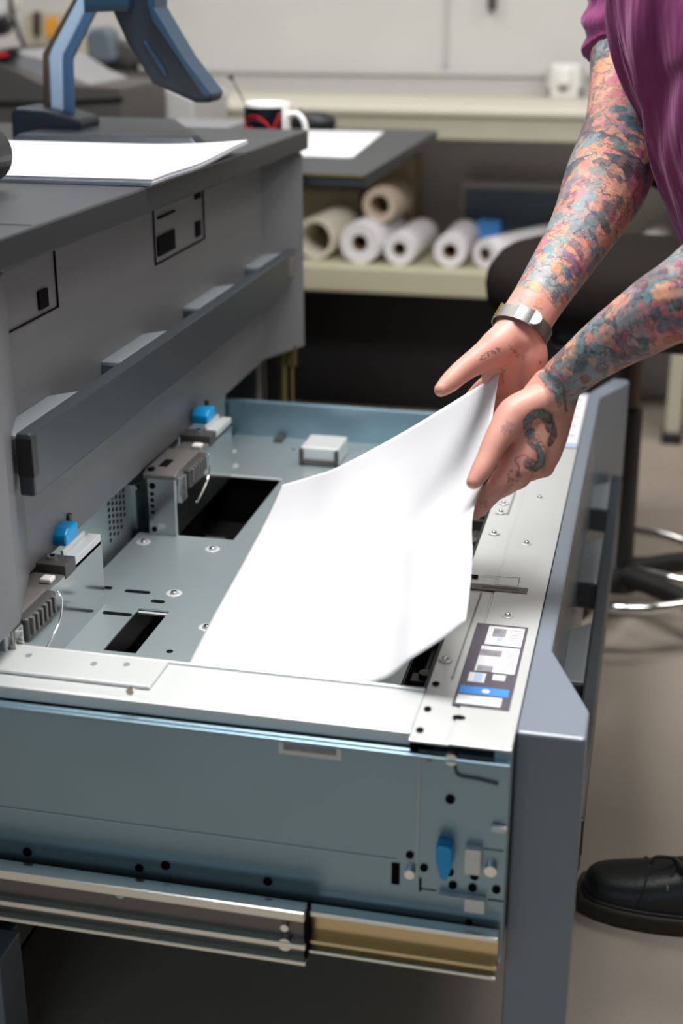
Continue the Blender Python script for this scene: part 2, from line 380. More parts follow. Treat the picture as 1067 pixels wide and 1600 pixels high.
y0, z0 = yz(-70, 562); y1, _ = yz(92, 488); _, z1 = yz(92, 382); 
plate(y0, y1, z0, z1, [rect(-12, 490, 520, 7), rect(61, 455, 485, 75), (y0, y1, z0+.066, z0+.069)])

# ------------------------------------------------------------------ the open drawer
dr = MB()   # the tray: rear wall and far wall
dr.box(-0.69, -0.094, 1.120, 1.124, 0.315, 0.545)                      # near side sheet
dr.box(-0.69, -0.094, 1.112, 1.124, 0.541, 0.545)                      # its folded lip
dr.box(-0.69, -0.20, 2.148, 2.151, 0.40, 0.562).box(-0.69, -0.20, 2.140, 2.151, 0.560, 0.562)   # far side sheet
dr.box(-0.69, -0.094, 1.124, 2.30, 0.33, 0.333)                        # bottom
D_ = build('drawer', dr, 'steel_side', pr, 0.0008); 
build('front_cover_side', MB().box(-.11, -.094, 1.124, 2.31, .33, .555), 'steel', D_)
build('far_side_panel', MB().box(-0.69, -0.10, 2.295, 2.30, 0.33, 0.50), 'steel_side', D_)
# rear wall with perforations (dark punched holes)
rw = MB().box(-0.692, -0.688, 1.15, 2.14, 0.44, 0.60)
rw.mat(1)
q = onX(185, 820, -.688)
for i in range(5):
    for j in range(9):
        yy = 1.617+i*.0135; zz = .515+j*.0088+(i % 2)*.0044
        if (i == 4 and j < 2) or (i == 0 and j > 6): continue
        rw.add([(-.6877, yy+.0045*math.cos(t)*.9, zz+.0034*math.sin(t)) for t in [k*math.pi/3 for k in range(6)]], [tuple(range(6))])
build('rear_panel', rw, ['steel', 'hole'], D_)
build('vertical_seam', MB().box(-.688, -.682, 1.70, 1.712, .50, .60).mat(1).cyl((-.682, 1.706, .56), (-.680, 1.706, .56), .004), ['steel', 'chrome'], D_)
# floor plates with their openings
zf = 0.50
def grid(xs, ys, holes, z0, z1):
    m = MB()
    for i in range(len(xs)-1):
        for j in range(len(ys)-1):
            if (i, j) in holes: continue
            m.box(xs[i], xs[i+1], ys[j], ys[j+1], z0, z1)
    return m
fx = [-.675, -.655, -.6345, -.632, -.586, -.5465, -.538, -.235]
fy = [1.20, 1.335, 1.452, 1.458, 1.69, 1.945, 2.148]
holes = {(2, 1), (2, 0), (4, 1), (1, 4), (2, 4), (3, 4), (4, 4), (5, 4), (0, 4), (1, 1)}
holes = {(2, 0), (2, 1), (4, 1), (1, 4), (2, 4), (3, 4), (4, 4), (5, 4), (0, 4)}
fl = grid(fx, fy, holes, zf-.002, zf)
build('tray_floor', fl, 'steel', D_)
# the hollow of the big opening
build('opening_lining', MB().box(-.655, -.538, 1.69, 1.945, .42, .422).box(-.657, -.655, 1.69, 1.945, .42, .498).box(-.538, -.536, 1.69, 1.945, .42, .498)
      .box(-.655, -.538, 1.945, 1.947, .42, .498).box(-.655, -.538, 1.688, 1.69, .42, .498), 'hole', D_)
build('slot_lining', MB().box(-.60, -.54, 1.33, 1.458, .44, .442), 'hole', D_)
build('cardboard_tab', MB().box(-.65, -.575, 1.71, 1.80, .423, .426), 'card', D_)
build('inner_bracket', MB().box(-.615, -.610, 1.76, 1.80, .426, .455).box(-.590, -.585, 1.76, 1.80, .426, .455).box(-.615, -.585, 1.76, 1.80, .452, .456), 'dplastic', D_)
build('opening_edge', MB().box(-.655, -.538, 1.940, 1.946, .4995, .5012), 'steel_bright', D_)
build('slot_edge', MB().box(-.586, -.5465, 1.447, 1.453, .494, .4965), 'steel_bright', D_)
def slot_(cx_, cy_, L, w=.008):
    m = MB(); pts = []
    for k in range(16):
        t = 2*math.pi*k/16; pts.append((cx_+math.copysign(L/2-w/2, math.cos(t))+w/2*math.cos(t), cy_+w/2*math.sin(t)))
    m.pz(pts, zf, zf+.0006); build('punched_slot', m, 'hole', D_)
for a in [(-.605, 1.497, .034), (-.606, 1.430, .038), (-.651, 1.430, .036), (-.655, 1.500, .030), (-.570, 1.475, .018), (-.676+.02, 1.473, .014)]: slot_(*a)
def screw(x, y, z=zf, r=.0045, name='dimpled_screw', parent=None):
    m = MB().lathe([(r*2.3, z+.0002), (r*1.9, z+.0012), (r*1.3, z+.0002)], (x, y, 0), n=20).mat(1).lathe([(r, z+.0002), (r, z+.0025), (r*.6, z+.0034), (0.0001, z+.0034)], (x, y, 0), n=16)
    build(name, m, ['steel_bright', 'chrome'], D_, 0, True)
for px_, py_ in [(332, 858), (224, 847), (272, 927), (118, 910), (323, 980), (362, 728), (360, 705)]:
    q = onZ(px_, py_, zf); screw(q[0], q[1])
for px_, py_ in [(265, 1018), (458, 702)]:
    q = onZ(px_, py_, zf); build('punched_hole', MB().cyl((q[0], q[1], zf), (q[0], q[1], zf+.0005), .004 if py_ > 900 else .0025), 'hole', D_)
build('far_tray_stop', MB().box(-.6, -.585, 2.12, 2.147, zf, zf+.006), 'dplastic', D_, .001)
# side guide block at the far side
build('paper_guide', MB().box(-.528, -.465, 2.02, 2.09, zf, .530), 'steel_bright', D_, .004)
build('guide_side', MB().box(-.5285, -.522, 2.015, 2.0195, zf, .528).box(-.471, -.4645, 2.015, 2.0195, zf, .528).box(-.522, -.471, 2.015, 2.0195, .505, .510), 'dplastic', D_, .001)
# near top flange
build('top_flange', MB().box(-.69, -.190, 1.128, 1.212, .557, .560).box(-.69, -.190, 1.126, 1.129, .546, .560).box(-.69, -.190, 1.208, 1.212, .553, .563), 'steel_bright', D_, .0012)
build('doubler_plate', MB().box(-.69, -.458, 1.150, 1.206, .5605, .5645), 'steel_bright', D_, .0012)
build('dark_gap', MB().box(-.69, -.19, 1.1245, 1.14, .541, .546), 'hole', D_)
for px_, py_ in [(45, 1024), (147, 1037), (198, 1038)]:
    q = onZ(px_, py_, .565); build('rivet', MB().cyl((q[0], q[1], .564), (q[0], q[1], .5655), .0035), 'steel', D_)
q = onY(205, 1078, 1.127); build('rivet', MB().cyl((q[0], 1.123, q[2]), (q[0], 1.127, q[2]), .004), 'chrome', D_)
# wide top plate behind the drawer front
build('top_plate', MB().box(-.152, -.0935, 1.115, 2.325, .557, .560).box(-.190, -.154, 1.115, 2.325, .556, .559).box(-.155, -.152, 1.115, 2.325, .556, .5585), 'steel_bright', D_, .001)
build('trough', MB().box(-.232, -.192, 1.214, 2.14, .45, .452).box(-.194, -.191, 1.214, 2.14, .45, .556).box(-.236, -.233, 1.214, 2.14, .45, .50), 'black', D_)
cab = MB()
for k in range(3): cab.tube([(-.225+k*.01, 1.22, .47), (-.215+k*.006, 1.5, .49+k*.004), (-.222+k*.008, 1.8, .48), (-.21, 2.1, .49)], .004)
build('cable', cab, 'dplastic', D_, 0, True)
for k in range(9):
    y = 1.24+k*.1; build('latch_clip', MB().box(-.228, -.196, y, y+.02, .47, .50).cyl((-.212, y+.01, .50), (-.212, y+.01, .507), .008), 'dplastic', D_, .001)
for px_, py_, r in [(687, 1105, 0), (715, 1121, 5), (652, 1140, 4), (668, 1074, 4), (660, 1113, 0)]:
    pass
for px_, py_, rx in [(717, 1121, .0065), (656, 1140, .0038), (668, 1107, .0036), (681, 1068, .004)]:
    q = onZ(px_, py_, .5602); build('punched_hole', MB().add([(q[0]+rx*math.cos(t), q[1]+.0045*math.sin(t), .5603) for t in [k*math.pi/8 for k in range(16)]], [tuple(range(16))]), 'hole', D_)
for px_, py_ in [(823, 849), (843, 778), (793, 962), (696, 1030), (772, 833), (791, 770), (787, 786), (783, 800)]:
    q = onZ(px_, py_, .560); screw(q[0], q[1], .5602, .0032, 'plate_screw')
# fold lines, slots and dark recess on top plate
def line_on_top(px0, py0, px1, py1, w=.0008, z=.5603):
    a = onZ(px0, py0, z); b = onZ(px1, py1, z); d = np.array([b[0]-a[0], b[1]-a[1]]); d /= np.linalg.norm(d); nx, ny = -d[1]*w, d[0]*w
    build('pressed_line', MB().add([(a[0]+nx, a[1]+ny, z), (b[0]+nx, b[1]+ny, z), (b[0]-nx, b[1]-ny, z), (a[0]-nx, a[1]-ny, z)], [(0, 1, 2, 3)]), 'scan2', D_)
line_on_top(738, 898, 812, 903, .0005); line_on_top(812, 903, 809, 916, .0006); line_on_top(809, 916, 735, 910, .0005)
line_on_top(805, 768, 793, 803, .0012); line_on_top(772, 802, 790, 803, .0006)
line_on_top(706, 1060, 752, 925, .0009)
q = onZ(752, 922, .56); q2 = onZ(823, 928, .56)
build('cross_slot', MB().box(q[0]-.035, q2[0], q[1], q[1]+.016, .5603, .5606).mat(1).box(q[0], q2[0]-.01, q[1]+.007, q[1]+.012, .5606, .5608), ['gplastic', 'dplastic'], D_)
q = onZ(747, 901, .56); build('punched_slot', MB().box(q[0]-.018, q[0], q[1]-.006, q[1]+.004, .5603, .5606), 'hole', D_)
# instruction label
L = MB().box(-.160, -.104, 1.187, 1.376, .5603, .5608)
L.mat(1).box(-.146, -.107, 1.325, 1.371, .5608, .5612).box(-.148, -.107, 1.262, 1.321, .5608, .5612).box(-.157, -.113, 1.191, 1.209, .5608, .5612)
L.box(-.152, -.135, 1.238, 1.258, .5608, .5612).box(-.128, -.115, 1.246, 1.258, .5608, .5612)
L.mat(2).box(-.157, -.108, 1.212, 1.228, .5608, .5612)
L.mat(3).box(-.148, -.125, 1.298, 1.312, .5612, .5614).box(-.140, -.126, 1.345, 1.365, .5612, .5614).box(-.146, -.13, 1.262, 1.275, .5612, .5614)
L.mat(4).box(-.146, -.138, 1.24, 1.256, .5612, .5614).box(-.134, -.128, 1.335, 1.343, .5612, .5614)
for k in range(6): L.mat(3).box(-.120, -.110, 1.275+k*.006, 1.2762+k*.006, .5612, .5614).box(-.122, -.110, 1.333+k*.006, 1.334+k*.006, .5612, .5614)
L.mat(1).cyl((-.131, 1.220, .5612), (-.131, 1.220, .5614), .004)
build('instruction_label', L, ['label_bg', 'label_w', 'label_b', 'label_g', 'label_pb'], D_, label='purple-grey instruction sticker with white drawings and a blue band')
q = onZ(880, 700, .56)
L = MB().box(q[0]-.004, q[0]+.022, q[1], q[1]+.30, .5603, .5608).mat(1).box(q[0]-.004, q[0]+.019, q[1]+.02, q[1]+.29, .5608, .5611).mat(2).box(q[0]-.004, q[0]+.019, q[1]+.003, q[1]+.016, .5608, .5611).mat(0)
for k in range(5): L.box(q[0], q[0]+.012, q[1]+.06+k*.05, q[1]+.064+k*.05, .5611, .5613)
build('instruction_label', L, ['label_g', 'label_w', 'label_pb'], D_, label='white sticker with a pale blue stripe at the far end of the plate')
# side sheet details
def disc_on_side(px_, py_, r, m='hole', t=.0015, name='punched_hole', ry=None):
    q = onY(px_, py_, 1.1185)
    build(name, MB().cyl((q[0], 1.1198, q[2]), (q[0], 1.1198-t, q[2]), r), m, D_, 0)
for a in [(647, 1173, .0042), (671, 1183, .0045), (703, 1250, .0046), (258, 1353, .0050), (217, 1357, .0046), (42, 1332, .0050), (418, 1378, .0048), (640, 1337, .0038), (662, 1357, .0040),
          (707, 1384, .0042), (738, 1388, .0042), (775, 1391, .0042), (702, 1364, .0042), (741, 1370, .0042), (732, 1442, .0036), (766, 1472, .0030), (745, 1470, .0028)]: disc_on_side(*a)
for a in [(706, 1183, .006), (641, 1362, .005), (767, 1357, .006)]: disc_on_side(a[0], a[1], a[2], 'chrome', .007, 'side_screw')
def rect_on_side(px0, py0, px1, py1, m, t=.001, name='punched_slot', bev=0, base=1.1198):
    a = onY(px0, py0, base); b = onY(px1, py1, base)
    return build(name, MB().box(min(a[0], b[0]), max(a[0], b[0]), base-t, base, min(a[2], b[2]), max(a[2], b[2])), m, D_, bev)
rect_on_side(612, 1348, 624, 1382, 'hole')
rect_on_side(755, 1326, 787, 1330, 'hole'); rect_on_side(655, 1388, 682, 1392, 'hole'); rect_on_side(655, 1372, 658, 1392, 'hole'); rect_on_side(762, 1405, 787, 1409, 'hole')
L = MB().box(-.317, -.255, 1.1188, 1.1198, .525, .542).mat(1).box(-.312, -.260, 1.1182, 1.1188, .530, .537)
build('rating_sticker', L, ['white', 'label_g'], D_, label='small pale sticker with a grey slot on the side sheet')
rect_on_side(728, 1318, 752, 1360, 'steel_bright', .010, 'side_latch', .001)
rect_on_side(686, 1392, 752, 1400, 'steel_bright', .008, 'side_bracket', .001); rect_on_side(727, 1396, 758, 1421, 'steel_bright', .009, 'side_bracket', .001)
rect_on_side(768, 1286, 792, 1298, 'white', .006, 'white_clip', .002)
q = onY(693, 1340, 1.11)
build('blue_release_lever', MB().hull2([(q[0]-.007, 1.102, q[2]+.017), (q[0]+.008, 1.102, q[2]+.016), (q[0]+.009, 1.102, q[2]-.006), (q[0]+.004, 1.102, q[2]-.022), (q[0]-.002, 1.102, q[2]-.02), (q[0]-.007, 1.102, q[2])],
      [(q[0]-.007, 1.12, q[2]+.017), (q[0]+.008, 1.12, q[2]+.016), (q[0]+.009, 1.12, q[2]-.006), (q[0]+.004, 1.12, q[2]-.022), (q[0]-.002, 1.12, q[2]-.02), (q[0]-.007, 1.12, q[2])]), 'blue', D_, .002)
wl = MB().tube([tuple(onY(710, 1198, 1.118)), tuple(onY(716, 1212, 1.118)), tuple(onY(745, 1218, 1.118)), tuple(onY(778, 1226, 1.118))], .0012, 6)
build('thin_wire', wl, 'gplastic', D_, 0, True)
build('embossed_line', MB().box(-.18, -.179, 1.1185, 1.12, .40, .540).box(-.65, -.20, 1.1188, 1.12, .4205, .4213), 'steel', D_)
# telescopic slides
build('slide_rail', MB().box(-.69, -.0965, 1.108, 1.112, .318, .358), 'gold', D_)
build('slide_lip', MB().box(-.69, -.0965, 1.098, 1.112, .356, .362).mat(1).box(-.69, -.0965, 1.098, 1.112, .323, .328).mat(0).box(-.69, -.0965, 1.094, 1.112, .315, .319), ['slide_lip', 'gold'], D_, .001)
so2 = build('outer_slide', MB().box(-1.3, -.284, 1.092, 1.096, .308, .366), 'slide', pr)
ORG[so2.name] = ORG[pr.name]
build('outer_slide_lip', MB().box(-1.3, -.284, 1.082, 1.096, .360, .371).box(-1.3, -.284, 1.084, 1.096, .325, .3315).box(-1.3, -.284, 1.084, 1.096, .306, .311), 'slide_lip', so2, .001)
build('slide_end_stop', MB().box(-.2865, -.283, 1.090, 1.108, .312, .366).mat(1).cyl((-.305, 1.085, .328), (-.305, 1.092, .328), .007).cyl((-.305, 1.085, .348), (-.305, 1.092, .348), .004), ['hole', 'chrome'], so2)
q = onY(190, 1393, 1.09); build('slide_screw', MB().cyl((q[0], 1.085, q[2]), (q[0], 1.092, q[2]), .005), 'steel', so2)
drawer_front(-.028, 0.20, 0.560, D_, False)

# roll holders on the tray (spool brackets)
def roll_holder(Xp, Y0):
    O = (Xp, Y0, zf)
    def b(mb): return mb
    T = build('roll_holder', MB().box(Xp-.002, Xp, Y0, Y0+.265, zf, zf+.085), 'mirror', pr)     # polished side plate is the root part
    T.name = 'roll_holder'; ORG[T.name] = ORG[pr.name]
    B_ = lambda nm, mb, mt, bev=0, sm=False, **k: build(nm, mb, mt, T, bev, sm, **k)
    e = MB().box(Xp-.040, Xp, Y0, Y0+.002, zf, zf+.085)
    B_('end_plate', e, 'mirror')
    ho = MB()
    for k in range(4): ho.add([(Xp-.036+dx, Y0-.0004, zf+.030+k*.009+dz) for dx, dz in [(0, 0), (.005, .001), (.004, .006), (-.001, .005)]], [(0, 1, 2, 3)])
    ho.cyl((Xp-.033, Y0-.0006, zf+.072), (Xp-.033, Y0, zf+.072), .0045).cyl((Xp-.033, Y0-.0006, zf+.008), (Xp-.033, Y0, zf+.008), .004)
    B_('punched_hole', ho, 'hole')
    B_('white_edge_strip', MB().box(Xp-.0015, Xp+.001, Y0-.001, Y0+.001, zf, zf+.085), 'steel_bright')
    B_('top_guide', MB().px([(Y0-.004, zf+.083), (Y0-.004, zf+.090), (Y0+.012, zf+.094), (Y0+.10, zf+.094), (Y0+.10, zf+.083)], Xp-.045, Xp+.003), 'gplastic', .002)
    B_('guide_slot', MB().box(Xp-.030, Xp-.018, Y0+.02, Y0+.05, zf+.094, zf+.0948).cyl((Xp-.036, Y0+.008, zf+.092), (Xp-.036, Y0+.008, zf+.0955), .005), 'hole')
    g = MB().px([(Y0+.030, zf+.060), (Y0+.030, zf+.088), (Y0+.105, zf+.090), (Y0+.105, zf+.072), (Y0+.09, zf+.058)], Xp, Xp+.012)
    B_('gripper', g, 'dplastic', .003)
    r = MB()
    for k in range(6): r.box(Xp+.004, Xp+.0155, Y0+.036+k*.011, Y0+.041+k*.011, zf+.068, zf+.088)
    B_('gripper_rib', r, 'gplastic', .001)
    B_('wire_loop', MB().tube([(Xp+.013, Y0+.105, zf+.088), (Xp+.014, Y0+.112, zf+.075), (Xp+.014, Y0+.100, zf+.052), (Xp+.014, Y0+.055, zf+.036), (Xp+.014, Y0+.045, zf+.035)], .0013, 8), 'chrome', 0, True)
    B_('latch_frame', MB().box(Xp, Xp+.008, Y0+.006, Y0+.008, zf+.048, zf+.086).box(Xp, Xp+.008, Y0+.024, Y0+.026, zf+.048, zf+.086).box(Xp, Xp+.008, Y0+.006, Y0+.026, zf+.084, zf+.086).box(Xp, Xp+.008, Y0+.006, Y0+.026, zf+.048, zf+.050), 'chrome', .0005)
    B_('slide_bar', MB().box(Xp-.042, Xp-.001, Y0+.10, Y0+.185, zf+.080, zf+.086), 'gplastic', .001)
    B_('white_slider', MB().box(Xp-.018, Xp-.004, Y0+.125, Y0+.140, zf+.086, zf+.092), 'white', .002)
    B_('dark_stop', MB().box(Xp-.046, Xp+.001, Y0+.155, Y0+.185, zf+.080, zf+.097), 'dplastic', .001)
    B_('stop_screw', MB().cyl((Xp-.022, Y0+.172, zf+.097), (Xp-.022, Y0+.172, zf+.101), .006).mat(1).cyl((Xp-.022, Y0+.172, zf+.101), (Xp-.022, Y0+.172, zf+.1015), .003), ['chrome', 'hole'])
    B_('rail_end', MB().box(Xp-.016, Xp, Y0+.185, Y0+.264, zf+.08, zf+.0935).box(Xp-.020, Xp-.016, Y0+.19, Y0+.255, zf+.08, zf+.100), 'steel_bright', .001)
    B_('dark_spindle', MB().cyl((Xp-.065, Y0+.0, zf+.085), (Xp-.065, Y0+.16, zf+.085), .015).cyl((Xp-.065, Y0+.17, zf+.09), (Xp-.065, Y0+.2, zf+.09), .008), 'black', 0, False)
    lv = MB().px([(Y0+.205, zf+.098), (Y0+.205, zf+.112), (Y0+.215, zf+.118), (Y0+.240, zf+.118), (Y0+.244, zf+.100)], Xp-.045, Xp-.018)
    B_('blue_lever', lv, 'blue', .003, label='bright cyan-blue lever')
    B_('lever_screw', MB().cyl((Xp-.034, Y0+.25, zf+.11), (Xp-.034, Y0+.25, zf+.122), .004), 'brownpost')
roll_holder(-.631, 1.19)
roll_holder(-.618, 1.686)

# ------------------------------------------------------------------ paper in the hands
far_e = [(780, 583, 1.55), (700, 633, 1.62), (620, 681, 1.70), (530, 729, 1.78), (485, 745, 1.86), (440, 758, 1.94)]
left_e = [(440, 758, 1.94), (415, 812, 1.87), (378, 882, 1.76), (340, 950, 1.67), (295, 1037, 1.56), (272, 1085, 1.505)]
near_e = [(727, 970, 1.34), (690, 999, 1.352), (640, 1031, 1.37), (585, 1067, 1.395), (440, 1095, 1.44), (272, 1085, 1.505)]
right_e = [(780, 583, 1.55), (771, 640, 1.54), (766, 690, 1.523), (761, 730, 1.508), (755, 756, 1.498), (744, 782, 1.485), (738, 810, 1.466), (737, 835, 1.448), (738, 870, 1.42), (733, 925, 1.375), (727, 970, 1.34)]
def curve(pts, n):
    P = np.array([at(*p) for p in pts]); d = np.r_[0, np.cumsum(np.linalg.norm(np.diff(P, axis=0), axis=1))]; d /= d[-1]
    t = np.linspace(0, 1, n); Q = np.zeros((n, 3))
    for i, tt in enumerate(t):
        k = min(len(P)-2, np.searchsorted(d, tt, side='right')-1); u = (tt-d[k])/(d[k+1]-d[k])
        a, b, c, e = P[max(k-1, 0)], P[k], P[k+1], P[min(k+2, len(P)-1)]
        Q[i] = .5*(2*b+(c-a)*u+(2*a-5*b+4*c-e)*u*u+(3*b-a-3*c+e)*u**3)
    return Q
n = 40
F_, L_, N_, R_ = curve(far_e, n), curve(left_e, n), curve(near_e, n), curve(right_e, n)
G = np.zeros((n, n, 3))      # u along far edge (A->B), v from far to near
for i in range(n):
    for j in range(n):
        u, v = i/(n-1), j/(n-1)
        G[i, j] = (1-v)*F_[i]+v*N_[i]+(1-u)*R_[j]+u*L_[j]-((1-u)*(1-v)*F_[0]+u*(1-v)*F_[-1]+(1-u)*v*N_[0]+u*v*N_[-1])
        G[i, j, 2] += .010*math.sin(math.pi*u)*math.sin(math.pi*v)
pm = MB(); pm.add([tuple(p) for p in G.reshape(-1, 3)], [(i*n+j, i*n+j+1, (i+1)*n+j+1, (i+1)*n+j) for i in range(n-1) for j in range(n-1)])
o = build('paper_sheet', pm, 'paper', None, 0, True); tag(o, 'large white sheet of paper held in both hands over the open drawer', 'paper')
sm = o.modifiers.new('thickness', 'SOLIDIFY'); sm.thickness = .0009; sm.offset = 0

# ------------------------------------------------------------------ stack of paper on the worktop
names = ['topmost', 'second', 'third', 'fourth', 'lowest']
for k in range(5):
    z0 = .0002+(4-k)*.0018; m = MB(); nx = 24
    off = (random.random()-.5)*.006
    sh_off = (4-k)*.0015
    y0, y1 = 1.618-off*.5, 2.03+off
    A = []; ny = 14
    for i in range(nx+1):
        for j in range(ny+1):
            u = i/nx; v = j/ny; x = -1.04+(.435+off+sh_off*.3)*u; y = y0+(y1-y0)*v
            xx = (x+1.04)/.435; yy_ = (y-1.618)/.412; lift = .010*max(0, (xx-.6)/.4)**2*max(0, yy_)**2+.004*max(0, xx-.7)*math.sin(yy_*9+.5)
            A.append((x, y, cz(y)+z0+lift))
    top_ = [(a, b, c+.0015) for a, b, c in A]; q = ny+1; N = len(A)
    m.add(A+top_, [(N+i*q+j, N+(i+1)*q+j, N+(i+1)*q+j+1, N+i*q+j+1) for i in range(nx) for j in range(ny)]
          + [(i*q+j, i*q+j+1, (i+1)*q+j+1, (i+1)*q+j) for i in range(nx) for j in range(ny)])
    m.mat(1)
    loop = [i*q for i in range(nx+1)]+[nx*q+j for j in range(1, q)]+[i*q+ny for i in range(nx-1, -1, -1)]+[j for j in range(ny-1, 0, -1)]
    kk = len(m.v); m.add([A[i] for i in loop]+[top_[i] for i in loop], [(i, (i+1) % len(loop), len(loop)+(i+1) % len(loop), len(loop)+i) for i in range(len(loop))])
    o = build('paper_sheaf', m, ['paper', 'paper_edge'])
    tag(o, 'white sheaf of paper on the dark worktop, %s of its stack' % names[k], 'paper', 'stack of white paper on the worktop')
# dark round object at the left edge
q = onZ(-8, 262, cz(1.66)+.03)
o = build('tape_roll', MB().lathe([(.012, -.03), (.031, -.03), (.034, -.026), (.034, .026), (.031, .03), (.012, .03), (.012, -.03)], (float(at(-36, 262, 1.62)[0]), float(at(-36, 262, 1.62)[1]), cz(1.6)+.0435), 'y', 32), 'black', None, 0.001); tag(o, 'black round roll standing at the left edge on the paper stack', 'roll')

# ------------------------------------------------------------------ touchscreen terminal on the worktop
mo = thing('touchscreen_terminal', 'dark blue touchscreen terminal on a bent arm standing on the worktop', 'monitor', (-.95, 2.2, cz(2.2)))
build('base_plate', MB().hull2([(-1.01, 2.06, cz(2.06)), (-.70, 2.085, cz(2.1)), (-.695, 2.12, cz(2.12)), (-.84, 2.41, cz(2.41)), (-1.01, 2.41, cz(2.41))],
      [(-.995, 2.075, cz(2.06)+.015), (-.715, 2.095, cz(2.1)+.015), (-.715, 2.125, cz(2.12)+.015), (-.85, 2.40, cz(2.41)+.017), (-1.0, 2.40, cz(2.41)+.017)]), 'navy', mo, .003)
foot = MB(); pixprism(foot, [(18, 222), (16, 175), (22, 168), (70, 172), (118, 186), (124, 190), (124, 212), (120, 218)], 2.16, .09); build('arm_foot', foot, 'navy', mo, .006)
arm = MB(); pixprism(arm, [(79, 178), (75, 90), (80, 75), (120, 0), (150, -60), (176, -60), (132, 20), (98, 88), (97, 100), (99, 184)], 2.20, .02); build('arm', arm, 'arm_face', mo, .004)
a2 = MB(); pixprism(a2, [(98, 184), (96, 92), (130, 22), (172, -60), (186, -60), (149, 18), (112, 92), (112, 100), (115, 187)], 2.202, .012); build('arm_side', a2, 'arm_dark', mo, .003)
a3 = MB(); pixprism(a3, [(67, 170), (66, 84), (74, 70), (118, -10), (124, -10), (79, 76), (75, 90), (78, 172)], 2.22, .06); build('arm_edge', a3, 'brownpost', mo, .003)
hs = MB(); pixprism(hs, [(173, 16), (160, -70), (236, -70), (238, -10), (238, 12), (244, 26), (284, 90), (328, 148), (330, 156), (324, 161), (304, 161), (236, 130), (196, 66)], 2.10, .07); build('screen_housing', hs, 'navy', mo, .008, label='dark navy screen housing seen from behind')
rd = MB(); pixprism(rd, [(229, -70), (241, -70), (241, 12), (287, 90), (331, 147), (330, 152), (318, 152), (236, 30), (229, 8)], 2.085, .06); build('housing_rim', rd, 'navy2', mo, .006)
cr = MB(); pixprism(cr, [(222, 66), (227, 64), (258, 108), (262, 122), (254, 116)], 2.096, .01); build('housing_highlight', cr, 'navy2', mo, .004)  # soft highlight on the dark housing, built as a lighter blue sliver
br = MB(); pixprism(br, [(126, -60), (194, -60), (201, 0), (200, 16), (131, 20)], 2.08, .16); build('tilt_bracket', br, 'navy2', mo, .002)
bt = MB(); pixprism(bt, [(131, 14), (200, 10), (200, 17), (131, 20)], 2.075, .01); build('bracket_edge', bt, 'navy', mo, .001)

# ------------------------------------------------------------------ side table beyond the printer
st = thing('side_table', 'dark low side table beyond the printer carrying papers and a mug', 'table', (-.9, 2.85, 0))
build('table_top', MB().box(-1.13, -.515, 2.45, 3.26, .876, .900), 'top', st, .003)
build('edge_reflection', MB().box(-1.13, -.5165, 2.4485, 2.4495, .8945, .8985), 'brass', st)  # orange reflection along the table edge, put in as a brass-coloured strip
for x, y in [(-1.10, 2.5), (-.78, 2.5), (-1.10, 3.2), (-.9, 3.2)]: build('leg', MB().box(x-.02, x+.02, y-.02, y+.02, 0, .876), 'black', st)
q1 = onZ(606, 205, .9); q2 = onZ(552, 248, .9)
o = build('paper_sheet', MB().pz([(q2[0]-.02, q2[1]), (q2[0]-.002, q2[1]+.01), (q1[0], q1[1]-.05), (q1[0]-.35, q1[1]-.06), (q2[0]-.30, q2[1]+.02)], .9002, .9035), 'paper'); tag(o, 'white sheets lying on the side table behind the mug', 'paper')
mg = thing('coffee_mug', 'white mug with black and red print on the side table', 'mug', (-.735, 2.60, .901))
mx_, my_, mz_ = -.735, 2.60, .901
build('mug_body', MB().lathe([(.001, 0), (.038, 0), (.043, .004), (.0435, .106), (.0425, .108), (.0405, .106), (.040, .008), (.001, .006)], (mx_, my_, mz_), n=48), 'ceramic', mg, 0, True)
wr = MB(); a0, a1 = math.radians(172), math.radians(324); ns = 36
for hgt in (.008, .094):
    pass
A = [(mx_+.0439*math.cos(a0+(a1-a0)*i/ns), my_+.0439*math.sin(a0+(a1-a0)*i/ns), mz_+.006) for i in range(ns+1)]
B = [(a, b, mz_+.100) for a, b, c in A]
wr.add(A+B, [(i, i+1, ns+2+i, ns+1+i) for i in range(ns)]); build('black_wrap', wr, 'mugblack', mg, 0, True)
def on_mug(u, v, r=.0444):   # u in degrees along the wrap, v height
    t = math.radians(u); return (mx_+r*math.cos(t), my_+r*math.sin(t), mz_+v)
ds = MB()
for pts in [[(186, .088), (215, .068), (240, .045), (262, .028), (285, .045), (300, .068), (316, .090)],
            [(200, .058), (222, .080), (250, .086), (275, .080), (296, .06)],
            [(192, .040), (215, .055), (240, .064), (262, .052), (285, .035), (303, .03)]]:
    ds.tube([on_mug(*p) for p in pts], .0009, 6)
    ds.tube([on_mug(a+4, b-.007) for a, b in pts], .0006, 5)
build('red_design', ds, 'red', mg, 0, True)
hd = MB(); hp = [(.040, .084), (.060, .088), (.074, .074), (.077, .052), (.070, .030), (.052, .016), (.040, .020)]
ca, sa = math.cos(math.radians(-8)), math.sin(math.radians(-8))
hd.tube([(mx_+r*ca, my_+r*sa, mz_+h_) for r, h_ in hp], .0055, 12); build('handle', hd, 'ceramic', mg, 0, True)
sp = build('teaspoon', MB().tube([tuple(at(402, 215, 2.66)), tuple(at(381, 160, 2.66)), tuple(at(363, 124, 2.68))], .0016, 8).ellipsoid(at(361, 121, 2.68), (.0065, .004, .005)), 'dplastic', None, 0, True); tag(sp, 'thin metal teaspoon leaning in the mug', 'spoon')
qm = onZ(492, 196, .9)
ms = thing('computer_mouse', 'black computer mouse on the side table behind the mug', 'mouse', (float(qm[0]), float(qm[1])-.06, .9))
